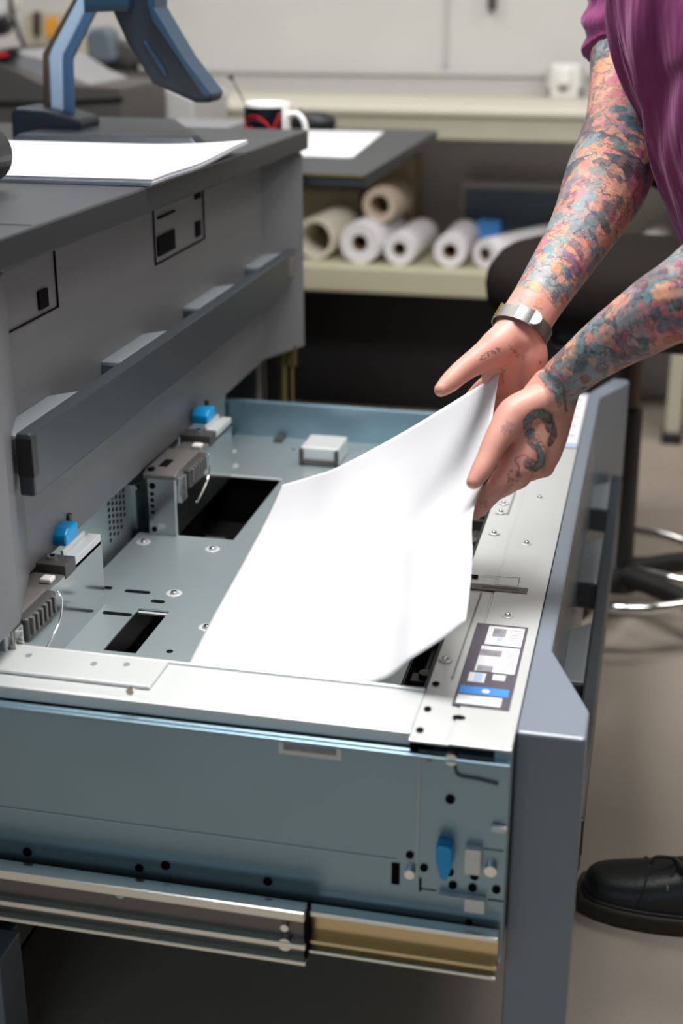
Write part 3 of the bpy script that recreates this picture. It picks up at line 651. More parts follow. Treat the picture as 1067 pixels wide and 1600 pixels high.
build('mouse_shell', MB().ellipsoid((qm[0]+.01, qm[1]-.06, .912), (.055, .035, .026), p=.85), 'black', ms, 0, True)
build('scroll_wheel', MB().cyl((qm[0]-.02, qm[1]-.065, .936), (qm[0]-.02, qm[1]-.055, .936), .006), 'dplastic', ms)
kb = thing('keyboard', 'grey keyboard on the side table between screen and mug', 'keyboard', (-1.02, 2.98, .9))
build('case', MB().box(-1.12, -.93, 2.76, 3.20, .9, .914), 'gplastic', kb, .003)
ky = MB()
for r in range(6):
    for c_ in range(15): ky.box(-1.112+r*.029, -1.088+r*.029, 2.772+c_*.028, 2.796+c_*.028, .914, .921)
build('keys', ky, 'scan2', kb, .002); kb.children[-1]['kind'] = 'stuff'

# ------------------------------------------------------------------ machines at the back left
sc = thing('wide_scanner', 'dark wide scanner standing behind the terminal at the far left', 'scanner', (-1.7, 3.2, 0))
m = MB(); pixprism(m, [(-60, 80), (0, 97), (68, 130), (190, 136), (193, 192), (193, 230), (-60, 230)], 3.10, .30); build('scanner_body', m, 'scan', sc, .006)
build('scanner_stand', MB().box(-2.1, -1.30, 3.13, 3.38, 0, .86), 'scan', sc)
m = MB(); pixprism(m, [(-20, 84), (25, 80), (70, 92), (112, 118), (150, 134), (70, 132), (5, 100)], 3.14, .24); build('scanner_lid', m, 'scan2', sc, .004)
m = MB(); pixprism(m, [(-60, 158), (70, 158), (192, 152), (192, 155), (70, 163), (-60, 163)], 3.092, .01); build('front_seam', m, 'black', sc)
m = MB(); pixprism(m, [(-5, 83), (20, 74), (24, 80), (8, 92), (4, 99), (-3, 99)], 3.10, .03); build('red_black_clip', m, 'black', sc)
m = MB(); pixprism(m, [(-4, 84), (14, 82), (10, 88), (-4, 89)], 3.092, .01); build('red_strip', m, 'red', sc)
wb = thing('printer_box', 'light grey box-shaped machine standing behind the terminal base', 'machine', tuple(onY(245, 192, 3.4)))
m = MB(); pixprism(m, [(196, 137), (250, 131), (302, 156), (302, 230), (196, 230)], 3.45, .3); build('cover', m, 'greybox', wb, .006)
m = MB(); pixprism(m, [(190, 140), (196, 140), (196, 230), (190, 230)], 3.448, .3); build('dark_side', m, 'scan', wb, .002)
m = MB(); pixprism(m, [(197, 140), (209, 140), (209, 230), (197, 230)], 3.44, .02); build('white_edge', m, 'white', wb, .003)
build('stand', MB().box(-1.44, -1.10, 3.46, 3.74, 0, .80), 'scan', wb)
m2 = thing('small_monitor', 'blue-grey rounded monitor on a black foot in the background', 'monitor', tuple(onY(170, 115, 3.95)))
m = MB(); pixprism(m, [(132, 56), (138, 45), (160, 42), (172, 50), (180, 95), (168, 98), (140, 98), (135, 88)], 3.92, .08); build('monitor_shell', m, 'mon2', m2, .012)
m = MB(); pixprism(m, [(148, 94), (205, 94), (204, 112), (192, 118), (155, 117), (150, 108)], 3.94, .08); build('monitor_foot', m, 'black', m2, .01)
m = MB(); pixprism(m, [(172, 62), (190, 64), (240, 88), (240, 106), (178, 96)], 3.96, .08); build('monitor_arm', m, 'scan', m2, .008)
m = MB(); pixprism(m, [(120, 114), (160, 108), (250, 118), (262, 132), (262, 146), (130, 146)], 3.93, .14); build('monitor_base', m, 'scan', m2, .006)
wc = thing('notice_board', 'beige board with an orange tag on the wall behind the scanner', 'board', tuple(onY(70, 60, 4.1)))
m = MB(); pixprism(m, [(38, 70), (38, 20), (100, 20), (100, 70)], 4.26, .035); build('board', m, 'bench', wc, .004)
m = MB(); pixprism(m, [(51, 18), (60, 18), (60, 57), (51, 55)], 4.24, .02); build('brown_strip', m, 'brownpost', wc, .002)
m = MB(); pixprism(m, [(71, 28), (85, 26), (86, 38), (79, 58), (72, 58)], 4.24, .02); build('orange_tag', m, 'orange', wc, .002)
lp = thing('desk_lamp', 'white lamp head on a thin black arm at the far left', 'lamp', tuple(onY(30, 83, 3.9)))
m = MB(); pixprism(m, [(-20, -20), (17, -20), (17, 8), (12, 22), (0, 28), (-20, 28)], 3.92, .08); build('lamp_head', m, 'white', lp, .012)
m = MB(); pixprism(m, [(-20, 28), (2, 28), (12, 34), (10, 50), (-2, 57), (-20, 57)], 3.92, .05); build('lamp_joint', m, 'black', lp, .008)
build('lamp_arm', MB().tube([tuple(onY(17, -10, 3.9)), tuple(onY(18, 15, 3.9)), tuple(onY(30, 55, 3.9)), tuple(onY(38, 78, 3.9)), tuple(onY(41, 148, 3.9))], .007, 8), 'black', lp, 0, True)
q = onY(41, 148, 3.9); build('lamp_base', MB().cyl((q[0], 3.9, .9055), (q[0], 3.9, .925), .06), 'black', lp)
bb = build('ring_binder', (lambda m: pixprism(m, [(106, 62), (128, 60), (138, 150), (112, 150)], 4.10, .09))(MB()), 'bench', None, .004); tag(bb, 'beige upright binder behind the terminal arm', 'binder')

# ------------------------------------------------------------------ swivel stool
SX, SY = -.025, 2.66
ch = thing('swivel_stool', 'black swivel stool with chrome foot ring beyond the open drawer', 'stool', (SX, SY, 0))
build('seat', MB().ellipsoid((SX-.015, SY+.02, .685), (.275, .24, .070), 40, 16, .62), 'seat', ch, 0, True)
build('seat_pan', MB().box(SX-.16, SX+.16, SY-.13, SY+.15, .58, .63), 'black', ch, .02)
build('backrest', MB().ellipsoid((SX+.17, SY+.24, .90), (.20, .045, .09), 32, 14, .7), 'seat', ch, 0, True)
build('back_support', MB().tube([(SX+.08, SY+.1, .59), (SX+.15, SY+.3, .62), (SX+.17, SY+.30, .78), (SX+.17, SY+.27, .9)], .018), 'black', ch, 0, True)
build('gas_column', MB().cyl((SX-.005, SY, .40), (SX-.005, SY, .57), .020), 'brownpost', ch)
build('column_cover', MB().cyl((SX-.005, SY, .08), (SX-.005, SY, .44), .034, .029), 'black', ch)
ring = [(SX+.21*math.cos(t), SY+.21*math.sin(t), .105) for t in [2*math.pi*i/40 for i in range(40)]]
fr = build('foot_ring', MB().tube(ring, .011, 12, True, 1), 'chrome', ch, 0, True)
sk = MB()
for k in range(3):
    t = math.radians(100+120*k); sk.tube([(SX, SY, .105), (SX+.21*math.cos(t), SY+.21*math.sin(t), .105)], .008, 8, sub=1)
build('ring_spoke', sk, 'chrome', ch, 0, True)
build('hub', MB().cyl((SX, SY, .06), (SX, SY, .11), .05, .04), 'black', ch, .006)
for k in range(5):
    t = math.radians(-38+72*k); c_, s_ = math.cos(t), math.sin(t)
    lg = build('leg', MB().tube([(SX, SY, .09), (SX+.16*c_, SY+.16*s_, .088), (SX+.31*c_, SY+.31*s_, .062)], [.028, .022, .016], 10), 'rubber', ch, 0, True)
    cx_, cy_ = SX+.31*c_, SY+.31*s_
    build('caster', MB().cyl((cx_-.022*s_, cy_+.022*c_, .027), (cx_-.006*s_, cy_+.006*c_, .027), .027).cyl((cx_+.022*s_, cy_-.022*c_, .027), (cx_+.006*s_, cy_-.006*c_, .027), .027).cyl((cx_, cy_, .03), (cx_, cy_, .07), .008), 'rubber', lg)


# ------------------------------------------------------------------ person
def resample(pts, sub=6):
    P = [np.array(list(p[0])+list(p[1:]), float) for p in pts]; Q = []
    for i in range(len(P)-1):
        a, b, c, d = P[max(0, i-1)], P[i], P[i+1], P[min(len(P)-1, i+2)]
        for j in range(sub):
            t = j/sub; Q.append(.5*(2*b+(c-a)*t+(2*a-5*b+4*c-d)*t*t+(3*b-a-3*c+d)*t**3))
    Q.append(P[-1]); return Q
def limb(m, pts, wide=None, n=22, sub=6, flat_end=False):
    """closed tapered tube through (point, radius[, radius2]); wide = direction of the first radius"""
    Q = resample([(p[0], p[1], p[2] if len(p) > 2 else p[1]) for p in pts], sub)
    C_ = [q[:3] for q in Q]; R1 = [max(.002, q[3]) for q in Q]; R2 = [max(.002, q[4]) for q in Q]
    N = len(C_); T = [C_[min(N-1, i+1)]-C_[max(0, i-1)] for i in range(N)]; T = [t/np.linalg.norm(t) for t in T]
    def cap(i, sgn):
        out = []
        for a in (15, 35, 55, 75, 88):
            a = math.radians(a); rr = min(R1[i], R2[i]); out.append((C_[i]+T[i]*sgn*rr*math.sin(a), R1[i]*math.cos(a), R2[i]*math.cos(a), T[i]))
        return out
    st = [(C_[i], R1[i], R2[i], T[i]) for i in range(N)]
    st = cap(0, -1)[::-1]+st+([] if flat_end else cap(N-1, 1))
    k0 = len(m.v); u = np.array(wide if wide is not None else (0.3, 0.9, 0.2), float)
    for c, r1, r2, t in st:
        a = u-t*(u@t); a /= np.linalg.norm(a); b = np.cross(t, a)
        if wide is None: u = a
        for j in range(n):
            w = 2*math.pi*j/n; m.v.append(tuple(c+a*r1*math.cos(w)+b*r2*math.sin(w)))
    L_ = len(st)
    for i in range(L_-1):
        for j in range(n):
            m.f.append((k0+i*n+j, k0+i*n+(j+1) % n, k0+(i+1)*n+(j+1) % n, k0+(i+1)*n+j)); m.mi.append(m.cur)
    m.f.append(tuple(k0+j for j in range(n))[::-1]); m.mi.append(0); m.f.append(tuple(k0+(L_-1)*n+j for j in range(n))); m.mi.append(0)
def remesh(mb, name, vox, smooth=6, fac=.5):
    me = mb.mesh(name+'_src'); o = bpy.data.objects.new(name+'_src', me); C.objects.link(o)
    r = o.modifiers.new('r', 'REMESH'); r.mode = 'VOXEL'; r.voxel_size = vox
    if smooth: q = o.modifiers.new('s', 'SMOOTH'); q.factor = fac; q.iterations = smooth
    dg = bpy.context.evaluated_depsgraph_get(); new = bpy.data.meshes.new_from_object(o.evaluated_get(dg)); new.name = name
    bpy.data.objects.remove(o); bpy.data.meshes.remove(me)
    for p in new.polygons: p.use_smooth = True
    return new
A_ = lambda x, y, d: np.array(at(x, y, d))
V3 = lambda *a: np.array(a, float)
R_SH = V3(-.03, 1.97, 1.30); L_SH = V3(.16, 1.50, 1.36); CH = V3(.10, 1.75, 1.27)
sk_ = MB()
# right arm (far one)
limb(sk_, [(R_SH, .062), (A_(980, 20, 1.90), .048), (A_(977, 100, 1.865), .0475), (A_(974, 175, 1.82), .048), (A_(965, 235, 1.765), .053), (A_(947, 285, 1.715), .053),
           (A_(922, 338, 1.67), .0445), (A_(893, 388, 1.64), .0375), (A_(866, 430, 1.605), .0335), (A_(842, 468, 1.58), .0305, .028), (A_(822, 500, 1.566), .030, .023), (A_(808, 530, 1.56), .031, .022)], wide=RT)
# right palm, thenar, heel
pv = (RT*.95+UP*.3)
limb(sk_, [(A_(815, 515, 1.562), .028, .021), (A_(806, 545, 1.562), .035, .020), (A_(800, 575, 1.57), .036, .017), (A_(800, 602, 1.578), .034, .014)], wide=pv)
limb(sk_, [(A_(800, 520, 1.558), .020), (A_(776, 545, 1.55), .0215), (A_(752, 560, 1.543), .0165), (A_(733, 572, 1.538), .0140), (A_(716, 585, 1.533), .0125), (A_(701, 599, 1.528), .0112), (A_(689, 609, 1.523), .0082)])
limb(sk_, [(A_(826, 525, 1.56), .018), (A_(829, 560, 1.562), .0195), (A_(826, 590, 1.57), .016)])
for fing in [[(786, 580, 1.575, .013), (768, 596, 1.590, .0115), (752, 608, 1.606, .0105), (738, 622, 1.618, .0095), (728, 634, 1.625, .008)],
             [(800, 600, 1.580, .0135), (782, 622, 1.592, .0115), (770, 645, 1.602, .0105), (757, 662, 1.610, .0095), (748, 674, 1.612, .008)],
             [(814, 604, 1.580, .013), (803, 630, 1.588, .0112), (790, 655, 1.594, .0102), (777, 674, 1.598, .0092), (769, 684, 1.60, .0078)],
             [(830, 596, 1.576, .0115), (826, 622, 1.582, .0098), (816, 645, 1.588, .009), (806, 660, 1.592, .0082), (799, 669, 1.594, .007)]]:
    limb(sk_, [(A_(a, b, c), r) for a, b, c, r in fing], n=16)
# left arm (near one)
limb(sk_, [(L_SH, .062), (V3(.17, 1.47, 1.18), .052), (A_(1215, 375, 1.42), .050), (A_(1150, 415, 1.42), .052), (A_(1075, 462, 1.428), .0445), (A_(1035, 483, 1.44), .0405), (A_(1000, 505, 1.455), .0370),
           (A_(968, 525, 1.47), .0335), (A_(940, 544, 1.483), .0305), (A_(905, 571, 1.503), .0285, .026), (A_(876, 596, 1.516), .0285, .023), (A_(860, 618, 1.522), .030, .021)], wide=UP+RT*.6)
# left hand: back of the hand to the camera
hv = RT*.9+UP*.45
limb(sk_, [(A_(868, 606, 1.520), .028, .021), (A_(852, 638, 1.520), .033, .019), (A_(838, 672, 1.520), .036, .0165), (A_(826, 705, 1.520), .036, .0145), (A_(820, 728, 1.522), .033, .013)], wide=hv)
limb(sk_, [(A_(838, 630, 1.512), .020), (A_(805, 648, 1.505), .0205), (A_(786, 672, 1.497), .0165), (A_(772, 695, 1.491), .0138), (A_(762, 716, 1.487), .0125), (A_(750, 738, 1.482), .0112), (A_(740, 753, 1.478), .0085)])
for fing in [[(830, 665, 1.513, .014), (806, 715, 1.512, .0135), (792, 741, 1.512, .0135), (777, 760, 1.510, .0125), (764, 775, 1.520, .0115), (751, 790, 1.532, .0103), (742, 801, 1.545, .0085)],
             [(838, 670, 1.512, .0135), (822, 715, 1.508, .0135), (813, 742, 1.512, .0135), (800, 752, 1.535, .0122), (782, 764, 1.555, .011), (765, 774, 1.566, .0098), (756, 780, 1.57, .008)],
             [(846, 672, 1.514, .0135), (837, 708, 1.512, .013), (832, 731, 1.518, .013), (822, 738, 1.545, .0118), (802, 750, 1.572, .0105), (784, 760, 1.585, .0095), (774, 766, 1.588, .008)],
             [(854, 668, 1.518, .0125), (850, 700, 1.520, .012), (847, 716, 1.526, .012), (840, 720, 1.552, .0105), (823, 732, 1.578, .0095), (806, 742, 1.592, .0085), (797, 748, 1.596, .007)]]:
    limb(sk_, [(A_(a, b, c), r) for a, b, c, r in fing], n=16)
# trunk, neck and head inside the clothes
limb(sk_, [(V3(.36, 1.74, .92), .15, .10), (V3(.27, 1.74, 1.05), .15, .095), (V3(.17, 1.74, 1.19), .17, .10), (V3(.08, 1.74, 1.31), .17, .10), (V3(.04, 1.74, 1.38), .10, .08)], wide=(0, 1, 0))
limb(sk_, [(R_SH, .06), (V3(.03, 1.85, 1.35), .07), (V3(.07, 1.74, 1.36), .08), (V3(.12, 1.62, 1.37), .07), (L_SH, .06)])
limb(sk_, [(V3(.06, 1.74, 1.34), .060), (V3(-.01, 1.74, 1.44), .056), (V3(-.04, 1.74, 1.50), .056)])
HC = V3(-.075, 1.74, 1.565)
limb(sk_, [(HC+V3(.035, 0, .035), .072, .088), (HC, .077, .092), (HC+V3(-.035, 0, -.06), .060, .068), (HC+V3(-.05, 0, -.095), .042, .040)], wide=(0, 1, 0))
limb(sk_, [(HC+V3(-.085, 0, .0), .008), (HC+V3(-.105, 0, -.035), .012), (HC+V3(-.098, 0, -.045), .014)])
for s_ in (-1, 1):
    limb(sk_, [(HC+V3(.01, .078*s_, .01), .016, .008), (HC+V3(.0, .084*s_, -.03), .014, .007)], wide=(1, 0, 0))
    limb(sk_, [(HC+V3(-.077, .02*s_, .018), .010), (HC+V3(-.070, .05*s_, .018), .010)])
limb(sk_, [(HC+V3(-.092, -.018, -.075), .007), (HC+V3(-.098, 0, -.075), .008), (HC+V3(-.092, .018, -.075), .007)])
skin_me = remesh(sk_, 'body', .0015, 14)
co = np.zeros(len(skin_me.vertices)*3); skin_me.vertices.foreach_get('co', co); co = co.reshape(-1, 3)
v_ = co-CAM; dd = v_@FD; PX = CX+FPX*(v_@RT)/dd; PY = CY-FPX*(v_@UP)/dd
ink = np.zeros((len(co), 4)); tat = np.zeros(len(co))
def smooth01(x): x = np.clip(x, 0, 1); return x*x*(3-2*x)
# tattoo sleeves end at the wrists
def sleeve_mask(wrist, back, side_pts, rad):
    ax_ = (back-wrist)/np.linalg.norm(back-wrist)
    return smooth01(((co-wrist)@ax_)/.010)
wR = A_(829, 487, 1.573); bR = A_(893, 388, 1.64); wL = A_(868, 612, 1.518); bL = A_(940, 544, 1.483)
def near_poly(pl, rad):
    best = np.full(len(co), 9.)
    for a, b in zip(pl[:-1], pl[1:]):
        ab = b-a; t = np.clip(((co-a)@ab)/(ab@ab), 0, 1); best = np.minimum(best, np.linalg.norm(co-a-t[:, None]*ab, axis=1))
    return best < rad
armR = near_poly([R_SH, A_(977, 100, 1.865), A_(965, 235, 1.765), A_(922, 338, 1.67), A_(842, 468, 1.58), A_(808, 530, 1.56)], .075)
armL = near_poly([L_SH, V3(.17, 1.47, 1.18), A_(1180, 395, 1.42), A_(1035, 483, 1.44), A_(940, 544, 1.483), A_(860, 618, 1.522)], .07)
mR = sleeve_mask(wR, bR, None, 0)*armR; mL = sleeve_mask(wL, bL, None, 0)*armL
isL = np.linalg.norm(co-A_(860, 640, 1.52), axis=1) < np.linalg.norm(co-A_(800, 560, 1.56), axis=1)
mR[isL & (PX > 845) & (PY > 560)] = 0
mL[np.linalg.norm(co-A_(826, 560, 1.562), axis=1) < .036] = 0
tat = np.maximum(mR, mL)
rng = np.random.RandomState(3)
ph = rng.rand(9, 3)*60+20; po = rng.rand(9)*6
wob = sum(np.sin(co@(ph[k]*(2, 2, 4, 4, 6, 8, 8, 12, 14)[k])+po[k]) for k in range(9))/9   # wobble so that edges look drawn by hand
cells_ = {}
_sel = np.where((PX > 640) & (PX < 1110) & (PY > 30) & (PY < 840) & (dd < 2.1) & (dd > 1.2))[0]
_key = (PX[_sel]//8).astype(int)*1000+(PY[_sel]//8).astype(int); _ord = np.argsort(_key, kind='stable'); _ks = _key[_ord]; _sel = _sel[_ord]
_u, _st = np.unique(_ks, return_index=True); _en = np.r_[_st[1:], len(_ks)]
for _k, _a, _b in zip(_u, _st, _en): cells_[int(_k)] = _sel[_a:_b]
def around(x, y, r):
    L_ = [cells_[i*1000+j] for i in range(int((x-r)//8), int((x+r)//8)+1) for j in range(int((y-r)//8), int((y+r)//8)+1) if i*1000+j in cells_]
    return np.concatenate(L_) if L_ else np.zeros(0, int)
def anchor(x, y, r=3.5):
    k = around(x, y, r); k = k[(abs(PX[k]-x) < r) & (abs(PY[k]-y) < r)]
    if len(k) == 0: return None
    return co[k[np.argmin(dd[k])]]
def dab(x, y, rpx, col, a=1.0, soft=.22, wobble=.85):
    p = anchor(x, y)
    if p is None: return
    R = rpx/FPX*((p-CAM)@FD); near = around(x, y, rpx*1.7+2)
    dist = np.linalg.norm(co[near]-p, axis=1)/R+wob[near]*wobble
    w = smooth01((1-dist)/soft)*a
    m_ = w > 0; near = near[m_]; w = w[m_]
    ink[near, :3] = ink[near, :3]*(1-w[:, None])+np.array(col)*w[:, None]; ink[near, 3] = np.maximum(ink[near, 3], w)
def stroke(pts, rpx, col, a=1.0, soft=.4, wobble=0.0):
    for (x0, y0), (x1, y1) in zip(pts[:-1], pts[1:]):
        k = max(1, int(math.hypot(x1-x0, y1-y0)/max(1.2, rpx*.5)))
        for i in range(k+1): dab(x0+(x1-x0)*i/k, y0+(y1-y0)*i/k, rpx, col, a, soft, wobble)
TEAL = (.02, .15, .20); DTEAL = (.015, .07, .10); GT = (.20, .29, .30); CY_ = (.14, .36, .40); PINK = (.62, .12, .20); MAG = (.38, .03, .17); PEACH = (.80, .42, .24)
ORA = (.85, .36, .12); PUR = (.12, .07, .20); DK = (.035, .035, .05); SKN = (.72, .36, .26); GRN = (.02, .20, .15); LG = (.30, .33, .34)
# upper right arm
for a in [(938, 100, 22, PEACH), (932, 120, 15, PEACH), (972, 85, 10, PEACH), (965, 98, 8, PEACH), (975, 115, 22, MAG), (985, 140, 18, MAG), (957, 122, 14, PINK), (955, 145, 16, (.60, .16, .18)), (968, 155, 10, PINK), (990, 112, 7, SKN), (995, 142, 8, (.35, .22, .18)), (935, 150, 14, SKN), (930, 175, 10, (.25, .22, .17)),
          (965, 168, 12, TEAL), (978, 180, 14, TEAL), (993, 195, 15, TEAL), (995, 215, 14, TEAL), (990, 160, 9, (.03, .22, .22)), (975, 225, 14, (.06, .20, .24)), (960, 215, 10, (.06, .20, .24)), (955, 200, 13, SKN), (970, 208, 8, SKN), (930, 195, 10, (.22, .14, .13)), (1003, 235, 12, MAG), (1010, 180, 12, MAG)]:
    dab(*a[:3], a[3], .9)
for st_ in [[(925, 78), (935, 90), (950, 98), (968, 98)], [(960, 76), (962, 84), (973, 86)], [(938, 118), (942, 125), (935, 135)], [(922, 132), (935, 133)], [(965, 122), (970, 135), (974, 150)], [(982, 108), (985, 122), (994, 128)], [(992, 130), (990, 145), (996, 152)], [(930, 158), (940, 172), (950, 186), (962, 195)], [(938, 170), (948, 160)], [(940, 205), (960, 214), (978, 218)], [(945, 225), (965, 232), (985, 238)], [(930, 210), (942, 216)]]: stroke(st_, 1.5, DK, .8)
# right forearm
for a in [(935, 262, 16, GT), (928, 285, 16, GT), (920, 305, 14, CY_), (900, 320, 12, CY_), (912, 250, 12, (.72, .24, .20)), (895, 262, 9, (.36, .38, .32)), (960, 262, 12, SKN), (975, 290, 16, SKN), (985, 260, 12, DK), (1000, 270, 14, (.18, .05, .09)), (895, 292, 9, PEACH), (880, 325, 10, SKN), (955, 325, 16, DTEAL), (970, 318, 14, DTEAL), (940, 335, 14, TEAL), (905, 345, 15, (.16, .30, .34)), (925, 345, 12, (.16, .30, .34)), (960, 342, 9, MAG), (950, 358, 12, DTEAL),
          (868, 375, 14, CY_), (855, 388, 11, CY_), (880, 368, 9, CY_), (880, 390, 12, (.24, .25, .30)), (900, 378, 10, (.20, .18, .26)), (925, 378, 6, (.70, .12, .08)), (895, 400, 14, PUR), (905, 415, 14, PUR), (893, 428, 10, PUR), (910, 395, 9, PUR), (872, 414, 11, ORA), (862, 410, 7, ORA), (850, 425, 10, (.30, .28, .33)), (833, 440, 8, ORA), (840, 448, 7, ORA), (857, 440, 8, (.30, .26, .33)), (838, 392, 7, PINK), (826, 412, 6, PINK), (815, 432, 6, PINK), (815, 462, 8, LG), (845, 468, 7, ORA), (800, 460, 5, SKN), (870, 458, 8, (.14, .10, .12)), (880, 470, 7, (.22, .10, .09))]:
    dab(*a[:3], a[3], .85)
for st_ in [[(960, 250), (985, 255), (1005, 252)], [(955, 262), (975, 268)], [(945, 300), (975, 305), (995, 312)], [(950, 318), (962, 312), (975, 316)], [(950, 328), (964, 322), (980, 328)], [(880, 345), (900, 340), (925, 332)], [(870, 362), (895, 362), (910, 355)], [(856, 400), (875, 398), (890, 405)], [(880, 425), (870, 432), (858, 430)], [(820, 445), (832, 452)], [(858, 462), (866, 472), (872, 480)], [(835, 475), (850, 480)], [(868, 450), (880, 462), (890, 470)], [(875, 470), (885, 478)]]: stroke(st_, 1.6, DK, .75)
for k in range(40):      # little scales and shading marks
    x, y = 940+rng.rand()*45, 310+rng.rand()*50; stroke([(x, y), (x+5, y-2)], 1.2, DK, .5)
# left forearm
for a in [(1000, 478, 18, GT), (985, 492, 16, GT), (1010, 462, 14, CY_), (1020, 440, 14, GT), (1045, 430, 12, GT), (1030, 455, 15, PEACH), (1045, 462, 14, (.68, .36, .22)), (1035, 445, 11, PEACH), (1055, 478, 10, DK), (1060, 462, 9, SKN), (1022, 492, 13, TEAL), (1040, 505, 14, TEAL), (1030, 515, 10, (.02, .18, .24)), (1055, 508, 10, (.03, .16, .22)), (999, 480, 6, PINK), (1003, 492, 6, PINK), (1008, 508, 6, PINK), (992, 495, 5, PINK), (1000, 470, 5, PINK), (975, 528, 6, PINK), (972, 520, 4, PINK),
          (1003, 535, 11, (.04, .12, .14)), (1008, 550, 8, (.04, .12, .14)), (990, 550, 10, (.10, .09, .08)), (965, 505, 9, LG), (950, 515, 10, (.50, .40, .38)), (935, 530, 12, (.55, .40, .38)), (940, 512, 10, SKN), (950, 535, 12, SKN), (962, 545, 7, (.60, .15, .15)), (905, 575, 11, (.12, .15, .16)), (885, 562, 12, (.24, .30, .29)), (895, 548, 9, (.26, .32, .31)), (872, 575, 10, (.24, .32, .30)), (862, 588, 9, (.22, .30, .28)), (880, 590, 8, (.30, .27, .30)), (925, 565, 10, SKN), (940, 580, 10, (.28, .12, .09)), (915, 595, 9, (.30, .08, .08)), (955, 565, 9, (.13, .12, .10)), (975, 560, 9, (.10, .10, .09)), (1055, 530, 10, (.45, .14, .10)), (1040, 535, 8, (.55, .16, .11)), (1055, 410, 8, PINK), (1058, 420, 6, PINK), (1045, 418, 8, (.55, .35, .28))]:
    dab(*a[:3], a[3], .85)
for st_ in [[(918, 550), (925, 556), (935, 556)], [(960, 538), (968, 548), (975, 556)], [(940, 560), (950, 550), (960, 556)], [(930, 575), (940, 570), (948, 578)], [(1030, 470), (1040, 480), (1050, 470)], [(1012, 480), (1020, 500), (1018, 520)], [(980, 505), (985, 520), (982, 535)], [(990, 500), (995, 515)], [(970, 510), (978, 522)], [(895, 600), (905, 592), (915, 600)], [(960, 520), (955, 530), (962, 536)], [(1040, 520), (1055, 524)], [(900, 560), (912, 552)]]: stroke(st_, 1.5, DK, .75)
stroke([(847, 570), (860, 588), (873, 600), (884, 622), (888, 645)], 3.2, (.05, .08, .09), .9)      # dark wrist band with its pink line
stroke([(842, 582), (856, 598), (870, 615), (878, 636)], 4.5, (.14, .26, .25), .9)
stroke([(852, 566), (866, 584), (881, 600), (890, 622)], 1.6, PINK, .9)
stroke([(840, 585), (853, 603), (868, 620), (876, 640)], 1.4, DK, .8)
# snake, flower and knuckle drawing on the back of the left hand
snake = [(862, 668), (858, 655), (848, 648), (836, 650), (827, 660), (827, 674), (835, 686), (844, 698), (850, 712), (849, 726), (840, 731), (829, 728)]
stroke(snake, 10.5, DK, .95, .3); stroke(snake, 7.5, DTEAL, 1, .4)
stroke([(836, 650), (827, 660), (827, 674)], 6, (.07, .19, .24), 1, .5); stroke([(858, 655), (848, 648), (840, 649)], 5.5, GRN, 1, .5); stroke([(844, 698), (850, 712), (849, 726), (842, 731)], 6, (.03, .19, .18), 1, .5)
for x, y in [(841, 649), (829, 668), (838, 690), (836, 727), (851, 703)]: dab(x, y, 3.2, (.70, .28, .16), .9, .4, .2)
stroke([(843, 664), (838, 672), (844, 686), (852, 700), (855, 715)], 2.0, (.72, .34, .24), 1, .5)
stroke([(860, 661), (866, 672), (867, 683), (862, 694)], 7.5, DK, .95, .3); stroke([(860, 664), (864, 674)], 3, (.05, .09, .10), .9)
stroke([(803, 714), (804, 722), (808, 730), (807, 742)], 2.0, DK, .8); stroke([(803, 713), (815, 708), (828, 712)], 1.5, DK, .7)
for k in range(16): x, y = 796+rng.rand()*14, 738+rng.rand()*18; dab(x, y, 3.2, (.05, .05, .05), .75, .6, .3)
dab(822, 722, 7, (.20, .20, .15), .7, .6)
for k in range(7):
    t_ = k*2*math.pi/7; stroke([(794+3*math.cos(t_), 667+3*math.sin(t_)), (794+11*math.cos(t_), 667+11*math.sin(t_))], 2.6, (.32, .22, .23), .7, .6)
for k in range(10): x, y = 744+rng.rand()*16, 785+rng.rand()*12-(0); dab(x, y, 2.4, (.22, .10, .10), .6, .6)
# small lettering on the thumb side of the right palm, a fainter line on the palm
for st_ in [[(759, 552), (754, 554), (753, 560), (757, 564), (762, 562)], [(760, 549), (768, 546)], [(764, 548), (767, 559)], [(770, 545), (773, 556)], [(770, 546), (775, 547), (772, 551), (777, 554)], [(778, 541), (781, 552)], [(785, 542), (779, 547), (784, 551)]]: stroke(st_, 1.25, (.06, .04, .05), .9)
for st_ in [[(798, 541), (803, 545), (801, 550)], [(804, 546), (808, 551), (805, 554)], [(808, 552), (813, 556)], [(811, 555), (816, 561), (813, 564)], [(800, 545), (812, 562)]]: stroke(st_, 1.2, (.20, .12, .12), .7)
stroke([(785, 578), (782, 590), (784, 600)], 3, (.16, .09, .09), .55, .8, .4)
# nails, their orange cast from the light put into the colour
dab(683, 608, 5.5, (.80, .42, .16), .9, .5, 0); dab(736, 759, 6.0, (.85, .42, .10), .9, .5, 0)
attr = skin_me.color_attributes.new('ink', 'FLOAT_COLOR', 'POINT'); attr.data.foreach_set('color', ink.astype(np.float32).ravel())
at2 = skin_me.attributes.new('sleeve', 'FLOAT', 'POINT'); at2.data.foreach_set('value', tat.astype(np.float32))

